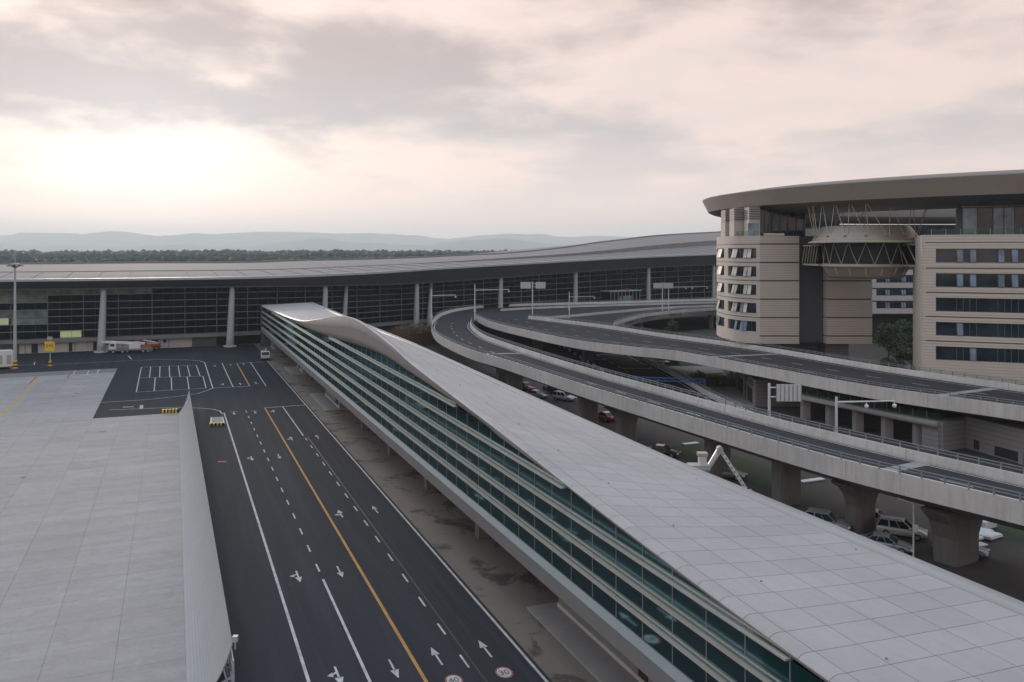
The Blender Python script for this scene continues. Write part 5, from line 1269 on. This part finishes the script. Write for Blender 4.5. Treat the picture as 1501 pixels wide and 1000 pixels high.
def debris():
    rnd = random.Random(5)
    for k, (px, py, lab) in enumerate(((1418, 792, 'white sheeted pallet lying lowest in the dark verge'), (1432, 782, 'white sheeted pallet in the middle of the heap'), (1446, 788, 'white sheeted pallet furthest right in the heap'), (1438, 774, 'raised white crate at the back of the heap'))):
        p = P(px, py); c = thing('sheeted_pallet', lab, 'pallet', (p[0], p[1], 0), 'white pallets on the verge'); h = .9 if k == 3 else .35
        rg = []
        for z, kk in ((.15, 1), (h, .97), (h + .1, .8)): rg.append([(p[0] + 1.5*kk*math.cos(a + .6)*(1 + .1*rnd.random()), p[1] + 1.3*kk*math.sin(a + .6), z + .08*rnd.random()) for a in [math.pi/4 + math.pi/2*i for i in range(4)]])
        MB().loft(rg).build('sheet', 'tarp', c); MB().box((p[0], p[1], .08), (2.2, 1.8, .14), .6).build('pallet', 'bark', c)
    for px, py, L, lab in ((1437*.0 + 1430, 801, 2.4, 'single white board lying by the pale saloon'), (1190, 705, 3.5, 'white kerb plank lying on the brown road'), (1012, 651, 2.6, 'pale sheet lying on the ground near the concourse roof')):
        p = P(px, py); tag(MB().box((p[0], p[1], .1), (L, .8, .12), .4).build('white_board', 'tarp'), lab, 'board')
debris()
lp_ = P(1339, 822); tp = thing('short_lamp_post', 'thin grey lamp post before the widest pier', 'pole', (lp_[0], lp_[1], 0))
MB().tube((lp_[0], lp_[1], 0), (lp_[0], lp_[1], 5.2), .08, .06).build('post', 'galv', tp); MB().tube((lp_[0], lp_[1], 5.2), (lp_[0] - 1.3, lp_[1] + .4, 5.6), .05, .04).build('arm', 'galv', tp); MB().box((lp_[0] + .15, lp_[1] - .1, 3.0), (.4, .25, .6)).build('control_box', 'galv', tp)
# ================================================================== TREES AND PLANTS
def crown(m, c, rx, ry, rz, n, size, rnd, clumps=14):
    cl = []
    for _ in range(clumps):
        a, u = rnd.uniform(0, 6.283), rnd.uniform(-.7, 1); r = math.sqrt(max(0, 1 - u*u))*rnd.uniform(.45, .85)
        cl.append(Vector((c[0] + rx*r*math.cos(a), c[1] + ry*r*math.sin(a), c[2] + rz*u*.75)))
    for k in range(n):
        b = cl[k % clumps]; q = Vector((rnd.gauss(0, 1), rnd.gauss(0, 1), rnd.gauss(0, 1))); q = q.normalized()*(rnd.random()**.4)
        p = b + Vector((q.x*rx*.42, q.y*ry*.42, q.z*rz*.36))
        d = Vector((rnd.uniform(-1, 1), rnd.uniform(-1, 1), rnd.uniform(-.6, .6))).normalized(); e = d.cross(Vector((rnd.uniform(-1, 1), rnd.uniform(-1, 1), 1))).normalized(); s = size*rnd.uniform(.6, 1.3)
        m.add([p - d*s, p + e*s*.5, p + d*s, p - e*s*.5], [(0, 1, 2, 3)])
def tree(label, x, y, h, r, mat='leaf', seed=1, n=2200, name='tree', group='trees around the hotel', z0=0):
    rnd = random.Random(seed); t = thing(name, label, 'tree', (x, y, z0), group)
    m = MB().tube((x, y, z0), (x + .1, y, z0 + h*.55), .035*h*.6, .02*h*.5, 8)
    for k in range(5):
        a = k*1.3 + seed; m.tube((x + .05, y, z0 + h*(.3 + .06*k)), (x + r*.6*math.cos(a), y + r*.6*math.sin(a), z0 + h*(.55 + .06*k)), .012*h, .004*h, 6)
    m.build('trunk', 'bark', t)
    f = MB(); crown(f, (x, y, z0 + h*.63), r, r, h*.38, n, .3, rnd); f.build('crown', mat, t)
tree('round dark tree between the two hotel wings, nearest the stone block', *Q(1302, 205, 0)[:2], 10.5, 4.6, seed=1)
tree('lower dark tree between the hotel wings beside the right wing', *Q(1336, 190, 0)[:2], 7.5, 4.2, seed=2)
tree('dark tree behind the others in the gap between the wings', *Q(1325, 225, 0)[:2], 9.5, 5.0, seed=3)
tree('small green tree in the dark void below the forecourt deck', *Q(985, 268, 0)[:2], 6.3, 2.2, seed=4, n=900)
tree('bush like tree at the foot of the right hotel wing', *Q(1310, 172, 0)[:2], 6.0, 3.4, seed=6)
def bush(label, px, py, r, h, mat, seed, cat='shrub'):
    x, y, _ = P(px, py); b = thing('shrub', label, cat, (x, y, 0), 'shrubs by the lower road'); rnd = random.Random(seed)
    m = MB()
    for k in range(5): a = k*1.26; m.tube((x, y, 0), (x + r*.5*math.cos(a), y + r*.5*math.sin(a), h*.6), .06, .02, 5)
    m.build('stem', 'bark', b); f = MB(); crown(f, (x, y, h*.6), r, r, h*.5, 600, .16, rnd, 9); f.build('foliage', mat, b)
bush('russet shrub right of the green one by the lower road wall', 1043, 568, 2.6, 2.4, 'red_leaf', 1)
bush('second russet shrub touching the hotel ground block', 1056, 566, 2.0, 2.0, 'red_leaf', 2)
bush('round green shrub left of the russet shrubs', 1024, 563, 1.7, 2.6, 'leaf', 3)
bush('russet shrub by the black car on the lawn', 963, 531, 1.8, 2.0, 'red_leaf', 4)
# dry reed screen below the terminal columns
rd = thing('reed_screen', 'brown dry reed thicket behind the concourse crest', 'plant', (-28, 245, 0)); rnd = random.Random(9); m = MB()
for k in range(1500):
    f = rnd.random(); x, y = lerp(-36, -20, f) + rnd.gauss(0, .6), lerp(238, 262, f) + rnd.gauss(0, 1.0); h = rnd.uniform(4.0, 7.0)
    m.add([(x - .12, y, 0), (x + .12, y, 0), (x + rnd.uniform(-.5, .5), y + rnd.uniform(-.3, .3), h)], [(0, 1, 2)])
m.build('stalks', 'reed', rd)
m = MB(); crown(m, (-28, 251, 4.6), 8, 9, 2.6, 1500, .3, rnd, 20); m.build('plumes', 'reed', rd)
# ================================================================== FAR COUNTRY
def woods():
    rnd = random.Random(11); m = MB(); g = MB()
    ico = bmesh.new(); bmesh.ops.create_icosphere(ico, subdivisions=1, radius=1.0); iv = [v.co.copy() for v in ico.verts]; jf = [tuple(v.index for v in f.verts) for f in ico.faces]; ico.free()
    for (d0, d1, base, n, r) in ((620, 760, 11, 1700, 5.5), (900, 1100, 17, 1900, 6.5), (1400, 1750, 22, 1600, 9), (2200, 2700, 22, 1300, 13)):
        for k in range(n):
            d = rnd.uniform(d0, d1); x = rnd.uniform(-.78, .75)*d
            hz = base + 7*noise.noise((x*.004, d*.003, 3.1)) + (d - d0)*.01
            for q in range(2):
                s = r*rnd.uniform(.5, 1.0); o = len(m.v); cx, cy, cz = x + rnd.gauss(0, r*.6), d + rnd.gauss(0, r*.6), hz + rnd.uniform(-.3, .35)*r
                j = [1 + .28*rnd.uniform(-1, 1) for _ in iv]
                m.add([(cx + v.x*s*a, cy + v.y*s*a, cz + v.z*s*.9*a) for v, a in zip(iv, j)], jf)
        X = [lerp(-.85*d1, .85*d1, i/80) for i in range(81)]
        g.loft([[(x, d0 - 40, -1), (x, d0, base*.55 + 5*noise.noise((x*.004, d0*.003, 3.1))), (x, (d0 + d1)/2, base + 5*noise.noise((x*.004, d0*.003, 3.1))), (x, d1 + 60, base*.9), (x, d1 + 90, -1)] for x in X], closed=False)
    o = m.build('distant_woods', 'far_leaf'); o['kind'] = 'stuff'; o['label'] = 'dark woods along the horizon behind the terminal'
    struct(g.build('low_hills', 'hill'))
woods()
def mountains(d, seed, tops, depth, name):
    n = 220; rings = []
    for i in range(n + 1):
        x = lerp(-.95*d, .95*d, i/n); px = CX + F*x/d
        ytop = smooth_interp(px, [p for p, _ in tops], [y for _, y in tops]) + 4.5*noise.fractal((x*11/d, seed, 0), 1.0, 2.0, 5) + 1.3*noise.fractal((x*40/d, seed, 4), 1.0, 2.0, 4)
        h = max(CH + (HZ - ytop)*d/F, 20); rg = []
        for k in range(9):
            f = k/8; prof = math.sin(math.pi*f)**1.3; jit = 1 + .3*noise.fractal((x*14/d, f*3, seed + 9), 1.0, 2.0, 4)*(1 - abs(2*f - 1))*(0 if k == 4 else 1)
            rg.append((x, d + (f - .5)*depth, -5 + (h + 5)*prof*jit))
        rings.append(rg)
    struct(MB().loft(rings, closed=False).build(name, 'hill', None, True))
mountains(18000, 1.0, [(-400, 350), (0, 345), (60, 341), (130, 343), (170, 339), (240, 347), (330, 342), (400, 340), (480, 341), (560, 343), (640, 349), (720, 344), (790, 342), (850, 346), (960, 350), (1200, 346), (1900, 350)], 3600, 'mountains')
mountains(13500, 7.0, [(-400, 358), (0, 357), (120, 360), (300, 361), (380, 358), (440, 352), (480, 349), (530, 356), (600, 360), (680, 353), (740, 350), (800, 356), (900, 361), (1900, 358)], 2800, 'mountains')
rnd = random.Random(4)
for k in range(7):
    d = 1900 + 15*k; px = 582 + k*17; x = (px - CX)/F*d; h = 33 + rnd.uniform(-1.5, 2)
    b = thing('distant_apartment_block', ['leftmost', 'second', 'third', 'fourth', 'fifth', 'sixth', 'rightmost'][k] + (' of' if k in (0, 6) else ' from left of') + ' the pale apartment blocks on the horizon', 'building', (x, d, 0), 'apartment blocks on the horizon')
    MB().box((x, d, h/2), (21, 12, h)).build('wall', 'white_stone', b); MB().box((x, d, h + .5), (22, 13, 1.0)).build('roof', 'tfascia', b)
    for r in range(3): MB().box((x, d - 6.05, h - 3 - r*4), (18, .3, 1.5)).build('window_row', 'window', b)
# ================================================================== HAZE
hz = MB().box((0, 9500, 309), (36000, 21400, 620)).build('haze', 'dark'); hz['kind'] = 'stuff'; hz['label'] = 'pale evening haze in the air over the airfield'
hm = bpy.data.materials.new('haze'); hm.use_nodes = True; nt = hm.node_tree; nt.nodes.clear()
o = nt.nodes.new('ShaderNodeOutputMaterial'); v = nt.nodes.new('ShaderNodeVolumePrincipled'); v.inputs['Density'].default_value = 0.95e-4; v.inputs['Color'].default_value = (0.82, 0.93, 1.0, 1); v.inputs['Anisotropy'].default_value = 0.3
nt.links.new(v.outputs[0], o.inputs['Volume']); hz.data.materials.clear(); hz.data.materials.append(hm)
